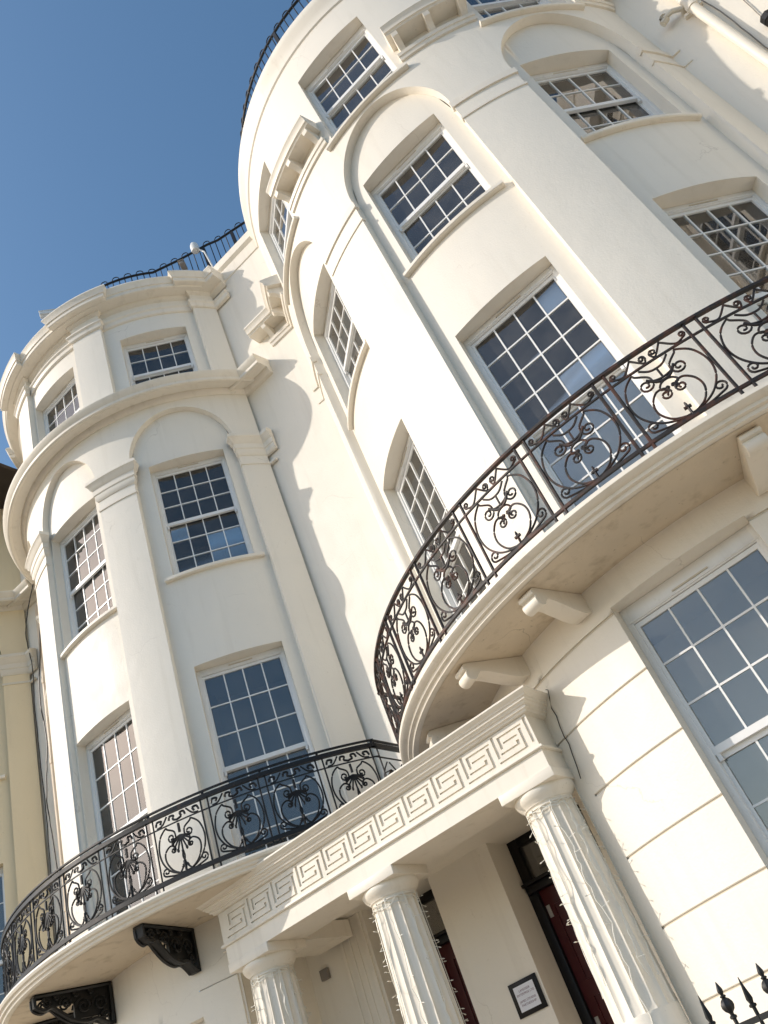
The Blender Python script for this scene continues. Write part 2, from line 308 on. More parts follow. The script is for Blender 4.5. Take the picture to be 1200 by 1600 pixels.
# ================================================================== HOUSE A (right)
AX, AY, RM, RR = -0.839, 10.016, 3.691, 3.564
HW = 0.62
AC = [-39.7, -0.2, 39.3]
def arch(c, half, spring, crown):
    def f(a):
        t = (a-c)/half
        return spring+(crown-spring)*sqrt(max(0.0, 1-t*t))
    return f
def build_right_house(root, balcony_z=3.2, main=True, centres=AC):
    zo = -G; W = lambda R: math.degrees(asin(HW/R))
    D2 = sqrt(RR*RR-HW*HW)-0.15; D3 = sqrt(RM*RM-HW*HW)-0.15
    rec = [(-52.9, -26.4), (-13.3, 13.2), (26.2, 53.2)]
    F1 = (3.30, 6.54); F2 = (7.86, 9.745); F3 = (10.76, 12.63)
    SPR, CRN, TOP = 9.58, 10.64, 13.6
    wl = MB()
    for (p, q), c in zip(rec, centres):
        af = arch((p+q)/2, (q-p)/2, SPR, CRN); ww = W(RR)
        wall(wl, RR, p, q, 3.26, af, [(c-ww, c+ww, *F1), (c-ww, c+ww, *F2)], step=0.9)
        for e in (p, q):
            wl.face(cyl(RR, e, 3.26), cyl(RM, e, 3.26), cyl(RM, e, SPR), cyl(RR, e, SPR))
        n = 60; A = [(p+q)/2-(q-p)/2*cos(pi*k/n) for k in range(n+1)]
        for a_, b_ in zip(A, A[1:]):
            wl.face(cyl(RR, a_, af(a_)), cyl(RM, a_, af(a_)), cyl(RM, b_, af(b_)), cyl(RR, b_, af(b_)))
            wl.face(cyl(RM, a_, af(a_)), cyl(RM, b_, af(b_)), cyl(RM, b_, CRN+0.02), cyl(RM, a_, CRN+0.02))
        for F_ in (F1, F2): reveal(wl, RR, c, HW, F_[0], F_[1], D2)
        reveal(wl, RM, c, HW, F3[0], F3[1], D3)
    edges = [-60.7, -52.9, -26.4, -13.3, 13.2, 26.2, 53.2, 60.7]
    for p, q in zip(edges[::2], edges[1::2]): wall(wl, RM, p, q, 3.26, CRN+0.02)
    w3 = W(RM)
    wall(wl, RM, -60.7, 60.7, CRN+0.02, TOP, [(c-w3, c+w3, *F3) for c in centres])
    part('wall', wl, 'stucco', root, (0, 0, zo), smooth=25)
    # coping, string line and flat roof
    cp = MB(); cp.ring([(3.5, 13.86), (3.66, 13.88), (3.74, 13.84), (3.775, 13.74), (3.77, 13.6), (3.72, 13.52), (3.715, 13.29), (RM, 13.265), (RM, 13.2)], -60.7, 60.7, 1.5)
    part('coping', cp, 'trim', root, (0, 0, zo))
    rf = MB(); n = 40
    for k in range(n):
        a_, b_ = -60.7+121.4*k/n, -60.7+121.4*(k+1)/n
        rf.face(cyl(3.6, a_, 13.55), cyl(3.6, b_, 13.55), (3.6*sin(rad(b_)), 0, 13.55), (3.6*sin(rad(a_)), 0, 13.55))
    part('roof', rf, 'lead', root, (0, 0, zo), smooth=0)
    # pilaster caps: thin fillets
    for p, q in zip(edges[::2], edges[1::2]):
        for z0, z1, dr in ((9.39, 9.50, 0.024), (9.10, 9.135, 0.016)):
            b = MB(); b.ring([(RM-0.02, z1+0.004), (RM+dr, z1), (RM+dr, z0), (RM-0.02, z0-0.002)], p, q, 1.5, mitre=RM)
            part('pilaster_band', b, 'trim', root, (0, 0, zo))
    # bracketed cornice pieces between the third-floor windows
    bm_ = MB(); 
    prof = [(-0.0, 0), (-0.03, -0.06), (0.02, -0.12), (0.20, -0.16), (0.26, -0.13), (0.27, 0.0)]
    br = MB()
    P = [(RM-0.02, 11.24), (RM+0.22, 11.24), (RM+0.25, 11.20), (RM+0.23, 11.14), (RM+0.16, 11.12), (RM+0.09, 11.07), (RM+0.04, 10.99), (RM-0.02, 10.96)]
    for sgn in (-0.75, 0.75): pass
    L_ = [br.pt(cyl(R_, -0.62, z_)) for R_, z_ in P]; R2_ = [br.pt(cyl(R_, 0.62, z_)) for R_, z_ in P]
    for j in range(len(P)-1): br.f.append([L_[j], R2_[j], R2_[j+1], L_[j+1]])
    br.f.append(L_[::-1]); br.f.append(R2_)
    brm = mesh(br, 'bracket', 'trim')
    for p, q, bs in ((-60.7, -50.6, (-58, -52.2)), (-28.6, -11.2, (-27, -19.9, -12.8)), (10.9, 28.2, (12.5, 19.5, 26.6)), (50.3, 60.7, (52, 58))):
        c_ = MB(); R = RM
        c_.ring([(R-.05, 11.50), (R+.26, 11.425), (R+.31, 11.41), (R+.315, 11.375), (R+.28, 11.33), (R+.27, 11.27), (R+.25, 11.265), (R+.235, 11.24), (R-.05, 11.24)], p, q, 1.0)
        c_.ring([(R-.05, 11.03), (R+.055, 11.03), (R+.075, 11.01), (R+.06, 10.96), (R+.045, 10.955), (R+.03, 10.90), (R-.05, 10.89)], p, q, 1.0)
        part('bracketed_cornice', c_, 'trim', root, (0, 0, zo))
        for b_ in bs: inst('cornice_bracket', brm, root, (0, 0, zo), rad(b_))
    # windows
    for i, c in enumerate(centres):
        window(root, c, D2, HW, F1[0], F1[1], seq(6.40, .343, 4), seq(4.94, .343, 4), RR, sill=False)
        window(root, c, D2, HW, F2[0], F2[1], seq(9.58, .37, 2), [8.76, 8.38, 8.005], RR, lift=0.06 if i == 2 else 0, blind=0.3 if i == 0 else 0)
        window(root, c, D3, HW, F3[0], F3[1], seq(12.43, .345, 2), seq(11.66, .345, 2), RM, blind=0.95 if i < 2 else 0.4)  # long pale curtains also stand in for reflections of other buildings

def ground_bow(root, RG, zt, joints, a_lo, a_win, a_hi, za, hw, d, rows, left, right):
    """rusticated ground storey of a bow"""
    zo = -G; b = MB()
    wall(b, RG, left, right, G, zt, [(a_lo, a_win, za[0], za[1])] )
    return b

hA = thing('terraced_house', 'large cream house with tall bow front and bracketed cornice pieces, right of the portico', 'house', (AX, AY, G))
build_right_house(hA)
zo = -G
# ground storey of A: backing wall (joints), course blocks and plain band
RG = 3.60; GW = (0.16, 2.93); ghw = 0.64; gc = -1.0; gda = math.degrees(asin(ghw/RG)); DG = sqrt(RG*RG-ghw*ghw)-0.17
bk = MB()
wall(bk, RG-0.016, -31, 60.7, G, 2.93, [(gc-gda, gc+gda, GW[0], GW[1])])
wall(bk, RG-0.016, -60.7, -31, 2.32, 2.93)
part('ground_floor_wall', bk, 'groove', hA, (0, 0, zo))
gp = MB(); wall(gp, RG, -60.7, 60.7, 2.885 if False else 2.93, 3.21)
wall(gp, RG, -60.7, gc-gda, 2.888, 2.93); wall(gp, RG, gc+gda, 60.7, 2.888, 2.93)
wall(gp, RG, -31, -28.2, G, 2.335); 
gp.face(cyl(RG-.03, -31, G), cyl(RG, -31, G), cyl(RG, -31, 2.335), cyl(RG-.03, -31, 2.335))
for a_, b_ in ((-60.7, gc-gda), (gc+gda, 60.7)):
    n = 30
    for k in range(n):
        p, q = a_+(b_-a_)*k/n, a_+(b_-a_)*(k+1)/n
        gp.face(cyl(RG, p, 2.888), cyl(RG, q, 2.888), cyl(RG-.02, q, 2.888), cyl(RG-.02, p, 2.888))
reveal(gp, RG, gc, ghw, GW[0], GW[1], DG)
part('ground_floor_band', gp, 'stucco', hA, (0, 0, zo), smooth=25)
jz = [2.872, 2.338, 1.806, 1.275, 0.745, 0.22, -0.31, -0.84, G]
for k, (z1, z0) in enumerate(zip(jz, jz[1:])):
    for a_, b_ in ((-60.7 if k == 0 else -28.2, gc-gda), (gc+gda, 27)):
        bl = MB(); zz0, zz1 = z0+0.011, z1-0.005
        bl.ring([(RG-.03, zz1), (RG-.006, zz1), (RG, zz1-.006), (RG, zz0+.006), (RG-.006, zz0), (RG-.03, zz0)], a_, b_, 1.5)
        part('stucco_course', bl, 'stucco', hA, (0, 0, zo), smooth=25)
window(hA, gc, DG, ghw, GW[0], GW[1], seq(2.73, .3667, 3), seq(1.53, .375, 3), RG)
# flat wall joining the two bows, porch back wall and the wall right of the bow
fl = MB()
def quadx(mb, x0, x1, z0, z1, y): mb.face((x0, y, z0), (x1, y, z0), (x1, y, z1), (x0, y, z1))
ox, oy = -AX, -AY
ft = MB()
TOPF = 13.6
quadx(ft, -5.45+ox, -3.95+ox, 2.335, TOPF, YW+oy)
quadx(ft, 0.95+ox, 4.5+ox, G, TOPF, YW+oy)
part('flat_wall', ft, 'stucco', hA, (0, 0, zo), smooth=0)
for x0, x1 in ((-5.5, -3.9), (0.9, 4.5)):
    fc = MB(); prismx(fc, [(YW+.3+oy, 13.84), (YW-.05+oy, 13.85), (YW-.085+oy, 13.80), (YW-.085+oy, 13.62), (YW-.03+oy, 13.56), (YW-.02+oy, 13.3), (YW+.02+oy, 13.27)], x0+ox, x1+ox)
    part('flat_coping', fc, 'trim', hA, (0, 0, zo))
rr_ = MB(); rr_.face((-9+ox, YW+.01+oy, 13.5), (4.5+ox, YW+.01+oy, 13.5), (4.5+ox, 16+oy, 13.5), (-9+ox, 16+oy, 13.5)); part('roof', rr_, 'lead', hA, (0, 0, zo), smooth=0)
# cornice return on the flat wall, left of the bow
cr = MB()
yr = YW+oy
prismx(cr, [(yr+.02, 11.50), (yr-.26, 11.425), (yr-.31, 11.41), (yr-.315, 11.375), (yr-.28, 11.33), (yr-.27, 11.27), (yr-.25, 11.265), (yr-.235, 11.236), (yr+.02, 11.236)], -4.78+ox, -4.0+ox)
prismx(cr, [(yr+.02, 11.034), (yr-.055, 11.034), (yr-.075, 11.01), (yr-.06, 10.96), (yr-.045, 10.955), (yr-.03, 10.90), (yr+.02, 10.89)], -4.55+ox, -4.0+ox)
part('bracketed_cornice', cr, 'trim', hA, (0, 0, zo))
cb = MB()
Pb = [(yr+.02, 11.24), (yr-.22, 11.24), (yr-.25, 11.20), (yr-.23, 11.14), (yr-.16, 11.12), (yr-.09, 11.07), (yr-.04, 10.99), (yr+.02, 10.96)]
prismx(cb, Pb, -4.49+ox, -4.41+ox); part('cornice_bracket', cb, 'trim', hA, (0, 0, zo))
# fillets returning on the flat wall beside the end pilasters
for z0, z1, dr in ((9.39, 9.50, 0.024), (9.10, 9.135, 0.016)):
    for x0, x1 in ((-4.18, -3.98), (2.3, 2.5)):
        fb = MB(); fb.box(x0+ox, x1+ox, yr-dr, yr+.02, z0, z1); part('pilaster_band', fb, 'trim', hA, (0, 0, zo), smooth=0)
# porch back wall (between door recesses), side walls, ceiling
PZ = 2.32; DY = 8.70
pw = MB()
O = lambda x, y, z: (x+ox, y+oy, z)
def qy(x0, x1, z0, z1, y): pw.face(O(x0, y, z0), O(x1, y, z0), O(x1, y, z1), O(x0, y, z1))
def qx(x, y0, y1, z0, z1): pw.face(O(x, y0, z0), O(x, y1, z0), O(x, y1, z1), O(x, y0, z1))
PX0, PX1 = -6.95, -2.690
qy(-5.21, -4.385, G, PZ, YW); qx(-5.21, YW, DY, G, PZ); qx(-4.385, YW, DY, G, PZ)
qy(PX0, -6.02, G, PZ, 7.98); qx(-6.02, 7.98, DY, G, PZ); qx(PX0, 6.9, 7.98, G, PZ)
qy(-3.25, PX1, G, PZ, YW); qx(-3.25, YW, DY, G, PZ); qx(PX1, 6.90, YW, G, PZ)
for x0, x1 in ((-6.02, -5.21), (-4.385, -3.25)): pass
pw.face(O(PX0, 6.75, PZ), O(PX1, 6.75, PZ), O(PX1, DY+.2, PZ), O(PX0, DY+.2, PZ))
part('porch_wall', pw, 'stucco', hA, (0, 0, zo), smooth=0)
# vertical mouldings beside the left door
vm = MB()
for x in (-6.42, -6.31, -6.22, -6.10): vm.box(x+ox, x+.045+ox, 7.95+oy, 7.985+oy, G, PZ)
vm.box(-6.42+ox, -6.06+ox, 7.965+oy, 7.985+oy, G, PZ-.002)
part('door_moulding', vm, 'stucco', hA, (0, 0, zo), bevel=0.008)
def door(x0, x1, label):
    f = MB(); y = DY+oy; st = 0.11
    f.box(x0+ox, x0+st+ox, y-.06, y+.06, G, PZ); f.box(x1-st+ox, x1+ox, y-.06, y+.06, G, PZ); f.box(x0+st+ox, x1-st+ox, y-.055, y+.06, PZ-.09, PZ)
    f.box(x0+.02+ox, x1-.02+ox, y-.10, y+.05, 1.75, 1.83); f.box(x0+.0+ox, x1+ox, y-.13, y+.05, 1.83, 1.865)
    d = part('door', f, 'doorblack', hA, (0, 0, zo), bevel=0.006); d['label'] = label
    lf = MB(); lf.box(x0+st+ox, x1-st+ox, y-.01, y+.04, G, 1.75)
    m0, m1 = x0+st, x1-st; mid = (m0+m1)/2
    for a_, b_ in ((m0+.09, mid-.05), (mid+.05, m1-.09)):
        for z0, z1 in ((G+.25, -.35), (-.2, .72), (.85, 1.6)):
            lf.box(a_+ox, b_+ox, y-.024, y-.0102, z0, z0+.02); lf.box(a_+ox, b_+ox, y-.024, y-.0102, z1-.02, z1)
            lf.box(a_+ox, a_+.02+ox, y-.0235, y-.0102, z0+.02, z1-.02); lf.box(b_-.02+ox, b_+ox, y-.0235, y-.0102, z0+.02, z1-.02)
    part('door_leaf', lf, 'red', d, smooth=0)
    g_ = MB(); g_.box(x0+st+ox, x1-st+ox, y-.004, y+.002, 1.865, PZ-.09); part('transom_pane', g_, 'glass', d, smooth=0)
    for z in (1.48, 0.42, -.9):
        h = MB(); h.box(x0+st+.012+ox, x0+st+.055+ox, y-.016, y-.0103, z, z+.12); part('hinge', h, 'steel', d, smooth=0)
    bx_ = MB(); bx_.box(x0+.05+ox, x1-.05+ox, y+.07, y+.6, 1.6, PZ+.1); part('dark_hall', bx_, 'dark', d, smooth=0)
door(-6.02, -5.21, 'dark red door with black frame, half hidden by the middle column')
door(-4.385, -3.25, 'dark red front door with black frame and transom, right of the plaque')

# ================================================================== LEFT HOUSES (B cream, C yellow)
RB, RBM = 3.25, 3.36
HB = 0.62
def build_left_house(root, M1='stucco', M2='trim', attic=True, detail=True):
    zo = -G; cs = [-41.0, -0.86, 39.55]; W_ = math.degrees(asin(HB/RB)); D = sqrt(RB*RB-HB*HB)-0.15
    rec = [(-54.0, -24.2), (-12.7, 12.7), (24.2, 54.0)]; E_ = [-62.2, -54.0, -24.2, -12.7, 12.7, 24.2, 54.0, 62.2]
    F1 = (3.12, 6.10); F2 = (7.66, 9.97); F3 = (11.9, 13.34); SPR, CRN = 10.13, 11.04; TOP = 11.34
    wl = MB()
    for (p, q), c in zip(rec, cs):
        af = arch((p+q)/2, (q-p)/2, SPR, CRN)
        wall(wl, RB, p, q, 2.99, af, [(c-W_, c+W_, *F1), (c-W_, c+W_, *F2)], step=0.9)
        for e in (p, q): wl.face(cyl(RB, e, 2.99), cyl(RBM, e, 2.99), cyl(RBM, e, SPR), cyl(RB, e, SPR))
        n = 60; A = [(p+q)/2-(q-p)/2*cos(pi*k/n) for k in range(n+1)]
        for a_, b_ in zip(A, A[1:]):
            wl.face(cyl(RB, a_, af(a_)), cyl(RBM, a_, af(a_)), cyl(RBM, b_, af(b_)), cyl(RB, b_, af(b_)))
            wl.face(cyl(RBM, a_, af(a_)), cyl(RBM, b_, af(b_)), cyl(RBM, b_, TOP), cyl(RBM, a_, TOP))
        for F_ in (F1, F2): reveal(wl, RB, c, HB, F_[0], F_[1], D)
        if attic: reveal(wl, RB, c, HB, F3[0], F3[1], D)
    for p, q in zip(E_[::2], E_[1::2]): wall(wl, RBM, p, q, 2.99, TOP)
    atop = 14.5 if attic else 14.15
    if attic:
        wall(wl, RB, -62.2, 62.2, 11.3, atop, [(c-W_, c+W_, *F3) for c in cs])
        for p, q in ((-62.2, -54.5), (-23.6, -13.0), (13.0, 23.6), (54.5, 62.2)):
            wall(wl, RBM, p, q, 11.3, 14.3)
            for e in (p, q): wl.face(cyl(RB, e, 11.3), cyl(RBM, e, 11.3), cyl(RBM, e, 14.3), cyl(RB, e, 14.3))
    else:
        wall(wl, RB, -62.2, 62.2, 11.3, atop)
    part('wall', wl, M1, root, (0, 0, zo), smooth=25)
    sp = [(RB-.05, 11.60), (3.66, 11.475), (3.72, 11.455), (3.75, 11.42), (3.735, 11.37), (3.68, 11.31), (3.68, 11.255), (3.65, 11.24), (3.62, 11.255), (3.61, 11.265),
          (3.46, 11.28), (3.44, 11.30), (3.43, 11.27), (3.40, 11.22), (3.375, 11.20), (3.30, 11.195)]
    s_ = MB(); s_.ring(sp, -63.5, 63.5, 1.2)
    xw = 0.0
    part('string_course', s_, M2, root, (0, 0, zo))
    # returns of the string course, capital and cornice on the flat wall to the right
    yw = -(RBM*cos(rad(62.2)))
    def ret(prof, base, x0, x1, nm):
        m_ = MB(); prismx(m_, [(yw-(R_-base)+.004, z_-.004) for R_, z_ in prof], x0, x1); part(nm, m_, M2, root, (0, 0, zo))
    if detail:
        ret(sp, 3.365, 2.6, 3.62, 'string_course')
    cp = [(RBM-.03, 10.12), (3.475, 10.09), (3.485, 10.02), (3.455, 9.99), (3.44, 9.93), (3.41, 9.90), (3.41, 9.80), (3.395, 9.785), (3.395, 9.70), (3.37, 9.66), (RBM-.03, 9.655)]
    c2 = [(RBM-.03, 9.50), (3.376, 9.495), (3.376, 9.455), (RBM-.03, 9.45)]
    for p, q in zip(E_[::2], E_[1::2]):
        c_ = MB(); c_.ring(cp, p, q, 1.2, mitre=RBM); c_.ring(c2, p, q, 1.2, mitre=RBM); part('capital', c_, M2, root, (0, 0, zo))
    if detail: ret(cp, RBM, 2.8, 3.2, 'capital'); ret(c2, RBM, 2.8, 3.12, 'capital')
    if attic:
        ar = [(RB-.03, 13.96), (RB+.075, 13.95), (RB+.08, 13.91), (RB+.05, 13.88), (RB+.04, 13.80), (RB+.02, 13.78), (RB-.03, 13.775)]
        co = [(RB-.25, 14.58), (3.50, 14.56), (3.585, 14.53), (3.60, 14.48), (3.565, 14.42), (3.55, 14.36), (3.53, 14.355), (3.53, 14.27), (3.51, 14.255), (3.32, 14.255), (3.30, 14.20), (3.27, 14.18), (RB-.03, 14.15)]
        sh = lambda pr: [(a_+RBM-RB, b_) for a_, b_ in pr]
        a1 = MB(); a1.ring(ar, -62.2, 62.2, 1.2); a1.ring(co, -62.2, 62.2, 1.2)
        part('cornice', a1, M2, root, (0, 0, zo))
        for p, q in ((-62.2, -54.5), (-23.6, -13.0), (13.0, 23.6), (54.5, 62.2)):
            m_ = MB(); m_.ring(sh(ar), p, q, 1.0, mitre=RBM); m_.ring([(a_, b_+.02) for a_, b_ in sh(co)], p, q, 1.0, mitre=RBM)
            part('cornice_break', m_, M2, root, (0, 0, zo))
        if detail:
            ret(sh(ar), RBM, 2.6, 3.35, 'cornice'); ret(sh(co), RBM, 2.5, 3.35, 'cornice')
    rf = MB(); n = 40; zt = 14.45 if attic else 14.1
    for k in range(n):
        a_, b_ = -62.2+124.4*k/n, -62.2+124.4*(k+1)/n
        rf.face(cyl(3.2, a_, zt), cyl(3.2, b_, zt), (3.2*sin(rad(b_)), 0.5, zt), (3.2*sin(rad(a_)), 0.5, zt))
    part('roof', rf, 'lead', root, (0, 0, zo), smooth=0)
    for i, c in enumerate(cs):
        window(root, c, D, HB, F1[0], F1[1], [5.96, 5.52, 5.08, 4.64], [4.58, 4.16, 3.73, 3.31], RB, sill=False)
        window(root, c, D, HB, F2[0], F2[1], seq(9.84, .333, 3), [8.78, 8.43, 8.08, 7.82], RB, lift=0.05)
        if attic: window(root, c, D, HB, F3[0], F3[1], [13.2, 12.85, 12.48], [12.40, 12.2, 12.03], RB)

SC = 0.93
BX, BY = -8.710*SC, 10.340*SC
hB = thing('terraced_house', 'cream stucco house with bow front, round-arched recesses and pilaster capitals, left of the portico', 'house', (BX, BY, G))
build_left_house(hB)
# ground storey of B: bow wall with joint lines and one window head just in view
RBG = 3.15; gw2 = (0.2, 2.02); gcb = 2.5; dab = math.degrees(asin(0.62/RBG)); DB = sqrt(RBG**2-.62**2)-.15
bb = MB(); wall(bb, RBG-.015, -62.2, 23.5, G/SC, 2.02, [(gcb-dab, gcb+dab, *gw2)]); wall(bb, RBG-.015, -62.2, gcb-dab, 2.02, 2.3); wall(bb, RBG-.015, gcb+dab, 23.5, 2.02, 2.3)
part('ground_floor_wall', bb, 'groove', hB, (0, 0, zo))
jb = [2.28, 1.72, 1.16, .6, .04, -.52, -1.08, G/SC]
for z1, z0 in zip(jb, jb[1:]):
    for a_, b_ in ((-62.2, gcb-dab), (gcb+dab, 23.5)):
        z1_ = z1
        bl = MB(); bl.ring([(RBG-.03, z1_-.006), (RBG-.006, z1_-.006), (RBG, z1_-.012), (RBG, z0+.012), (RBG-.006, z0+.006), (RBG-.03, z0+.006)], a_, b_, 1.5)
        part('stucco_course', bl, 'stucco', hB, (0, 0, zo), smooth=25)
bt = MB(); wall(bt, RBG, -62.2, 23.5, 2.28, 2.505); wall(bt, RBG, -62.2, 62.2, 2.505, 2.95); wall(bt, RBG, gcb-dab, gcb+dab, 2.02, 2.28); reveal(bt, RBG, gcb, .62, gw2[0], gw2[1], DB)
part('ground_floor_band', bt, 'stucco', hB, (0, 0, zo), smooth=25)
window(hB, gcb, DB, .62, gw2[0], gw2[1], [1.86, 1.5, 1.14], [1.06, .7, .34], RBG, sill=False)
# flat wall left of bow B
f2 = MB(); quadx(f2, (-12.2-BX)/SC, (-10.6-BX)/SC, G/SC, 13.0/SC, (YW-BY)/SC); part('flat_wall', f2, 'stucco', hB, (0, 0, zo), smooth=0)

hC = thing('terraced_house', 'ochre yellow bow-fronted house with pale trim at the left edge', 'house', (-14.5, BY, G))
build_left_house(hC, 'yellow', 'yellowtrim', attic=False)
fy = MB(); wall(fy, RBG, -62.2, 62.2, G/SC, 2.95); part('ground_floor_wall', fy, 'yellow', hC, (0, 0, zo))
ev = MB()
ev.box(-3.6, 3.9, -4.0, 2.0, 14.15, 14.25); ev.box(-3.6, 3.9, -4.1, -4.0, 14.10, 14.34)
part('eaves', ev, 'tile', hC, (0, 0, zo), smooth=0)
SC = 1.0

hD = thing('terraced_house', 'next cream bow-fronted house beyond the white downpipe at the top right', 'house', (6.95, AY, G))
build_right_house(hD)
dg = MB(); wall(dg, RG, -60.7, 60.7, G, 3.2); part('ground_floor_wall', dg, 'stucco', hD, (0, 0, zo))

# ================================================================== BALCONIES
def spiral(cx, cz, r_, a0, turns, cw=1, n=None, rend=0.22):
    n = n or int(14*turns)
    return [(cx+(r_*(1-(1-rend)*k/n))*cos(a0+cw*2*pi*turns*k/n), cz+(r_*(1-(1-rend)*k/n))*sin(a0+cw*2*pi*turns*k/n)) for k in range(n+1)]
def crom(P, n=6):
    out = []; Q = [P[0]]+list(P)+[P[-1]]
    for i in range(1, len(Q)-2):
        p0, p1, p2, p3 = Q[i-1:i+3]
        for k in range(n):
            t = k/n
            out.append(tuple(0.5*((2*p1[j])+(-p0[j]+p2[j])*t+(2*p0[j]-5*p1[j]+4*p2[j]-p3[j])*t*t+(-p0[j]+3*p1[j]-3*p2[j]+p3[j])*t**3) for j in (0, 1)))
    out.append(P[-1]); return out
def mir(P): return [(-x, z) for x, z in P]
def bend(P, R, flat=False):
    return [((x, 0.0, z) if flat else (R*sin(x/R), -R*cos(x/R)+R, z)) for x, z in P]
def iron_mesh(name, curves, R, rr, material, flat=False):
    mb = MB()
    for c in curves:
        P, th = (c if isinstance(c, tuple) and isinstance(c[1], float) else (c, 1.0))
        mb.tube(bend(P, R, flat), rr*th, n=5)
    return mesh(mb, name, material, smooth=60, weld=False)
def big_c(W, H, ex, ez, er, cx_, cz_, cr_):
    # from the scroll near the top centre, out and round the side, across the foot to the far corner scroll
    s1 = spiral(ex, ez, er, pi, 1.35, cw=1)[::-1]
    s2 = spiral(cx_, cz_, cr_, -pi/2, 1.3, cw=-1)
    mid = [(ex-er, ez), (ex-er+.012, ez+.06), (ex+.03, H*.94), (W*.56, H*.975), (W*.83, H*.84), (W*.96, H*.60), (W*.90, H*.36), (W*.66, H*.16), (W*.33, H*.05), (0, H*.022), (cx_*.5, H*.018), (cx_, cz_-cr_)]
    return s1[:-1]+crom(mid)+s2[1:]
def panel_A(H=0.60, W=0.345):
    c = {}
    c['side_scroll'] = [big_c(W, H, .140, H*.73, .060, -W*.79, H*.155, .052)]
    hs = spiral(.062, H*.455, .044, 2.6, 1.3, cw=1)[::-1]
    h = hs[:-1]+crom([hs[-1], (.05, H*.55), (.115, H*.56), (.178, H*.44), (.188, H*.27), (.13, H*.10), (.03, H*.02), (-.03, 0)])
    c['heart_scroll'] = [h]
    c['crescent'] = [(crom([(-.115, H*.80), (-.07, H*.735), (0, H*.71), (.07, H*.735), (.115, H*.80)]), 1.0), (crom([(-.115, H*.80), (-.06, H*.70), (0, H*.665), (.06, H*.70), (.115, H*.80)]), 1.3),
                     ([(0, H*.88), (0, H*.70)], 1.0), (crom([(-.12, H*.985), (-.06, H*.90), (0, H*.88), (.06, H*.90), (.12, H*.985)]), 1.0)]
    ly = spiral(.045, H*.50, .018, pi*.9, 1.0)[::-1]+crom([(.03, H*.53), (.075, H*.56), (.05, H*.635), (0, H*.665)])
    ly2 = spiral(.022, H*.53, .014, 0, 1.0)
    c['lyre_scroll'] = [ly, mir(ly), ly2, mir(ly2)]
    fi = [([(0, 0.0), (0, H*.19)], 1.2), ([(-.028, H*.135), (.028, H*.135)], 1.5), ([(0, H*.16), (0, H*.215)], .8)]
    c['finial'] = fi
    t = H+.075
    f1 = spiral(-W+.045, t+.005, .030, -pi/2, 1.3, cw=-1)[::-1]+crom([(-W+.045, t-.025), (-W+.12, t-.045), (-.13, t+.05)])
    f2 = spiral(.048, t, .030, pi*1.2, 1.25, cw=-1)[::-1]+crom([(.024, t-.018), (.05, t-.045), (.13, t+.05)])
    c['frieze_scroll'] = [f1, mir(f1), f2, mir(f2)]
    return c
def panel_B(H=0.56, W=0.285):
    c = {}
    c['side_scroll'] = [big_c(W, H, .105, H*.75, .052, -W*.79, H*.155, .048)]
    hs = spiral(.105, H*.50, .028, pi, 1.2, cw=1)[::-1]
    c['heart_scroll'] = [hs[:-1]+crom([hs[-1], (.085, H*.56), (.14, H*.60), (.205, H*.50), (.205, H*.32), (.14, H*.12), (.03, 0)]), crom([(0, H*.42), (.01, H*.30), (-.03, H*.12), (-.09, 0)])]
    pal = [([(0, H*.98), (0, H*.80)], 1.6)]
    for k in range(-4, 5):
        an = -pi/2+k*.36; L_ = .165-.016*abs(k)
        x1, z1 = L_*cos(an)*1.0, H*.72+L_*sin(an)*1.05
        pal.append(([(0, H*.74), (x1*.6, H*.74+(z1-H*.74)*.6), (x1, z1)], 1.0)); pal.append(([(x1-.008, z1), (x1+.008, z1)], 2.1))
    c['palmette'] = pal
    c['finial'] = [([(0, 0), (0, H*.20)], 1.5), (crom([(-.035, H*.11), (-.02, H*.16), (0, H*.10), (.02, H*.16), (.035, H*.11)]), 1.3), ([(0, H*.16), (0, H*.23)], 2.0)]
    t = H+.07
    f1 = crom([(-W+.02, t-.02), (-W+.04, t+.025), (-W+.09, t+.02), (-W+.075, t-.015)])+[]
    f2 = crom([(-W+.03, t-.045), (-W+.10, t-.03), (-.12, t+.045)])
    f3 = crom([(-.10, t-.01), (-.085, t+.03), (-.04, t+.025), (-.05, t-.015), (0, t-.035)])
    c['frieze_scroll'] = [(f1, 1.3), (mir(f1), 1.3), f2, mir(f2), (f3, 1.3), (mir(f3), 1.3)]
    return c
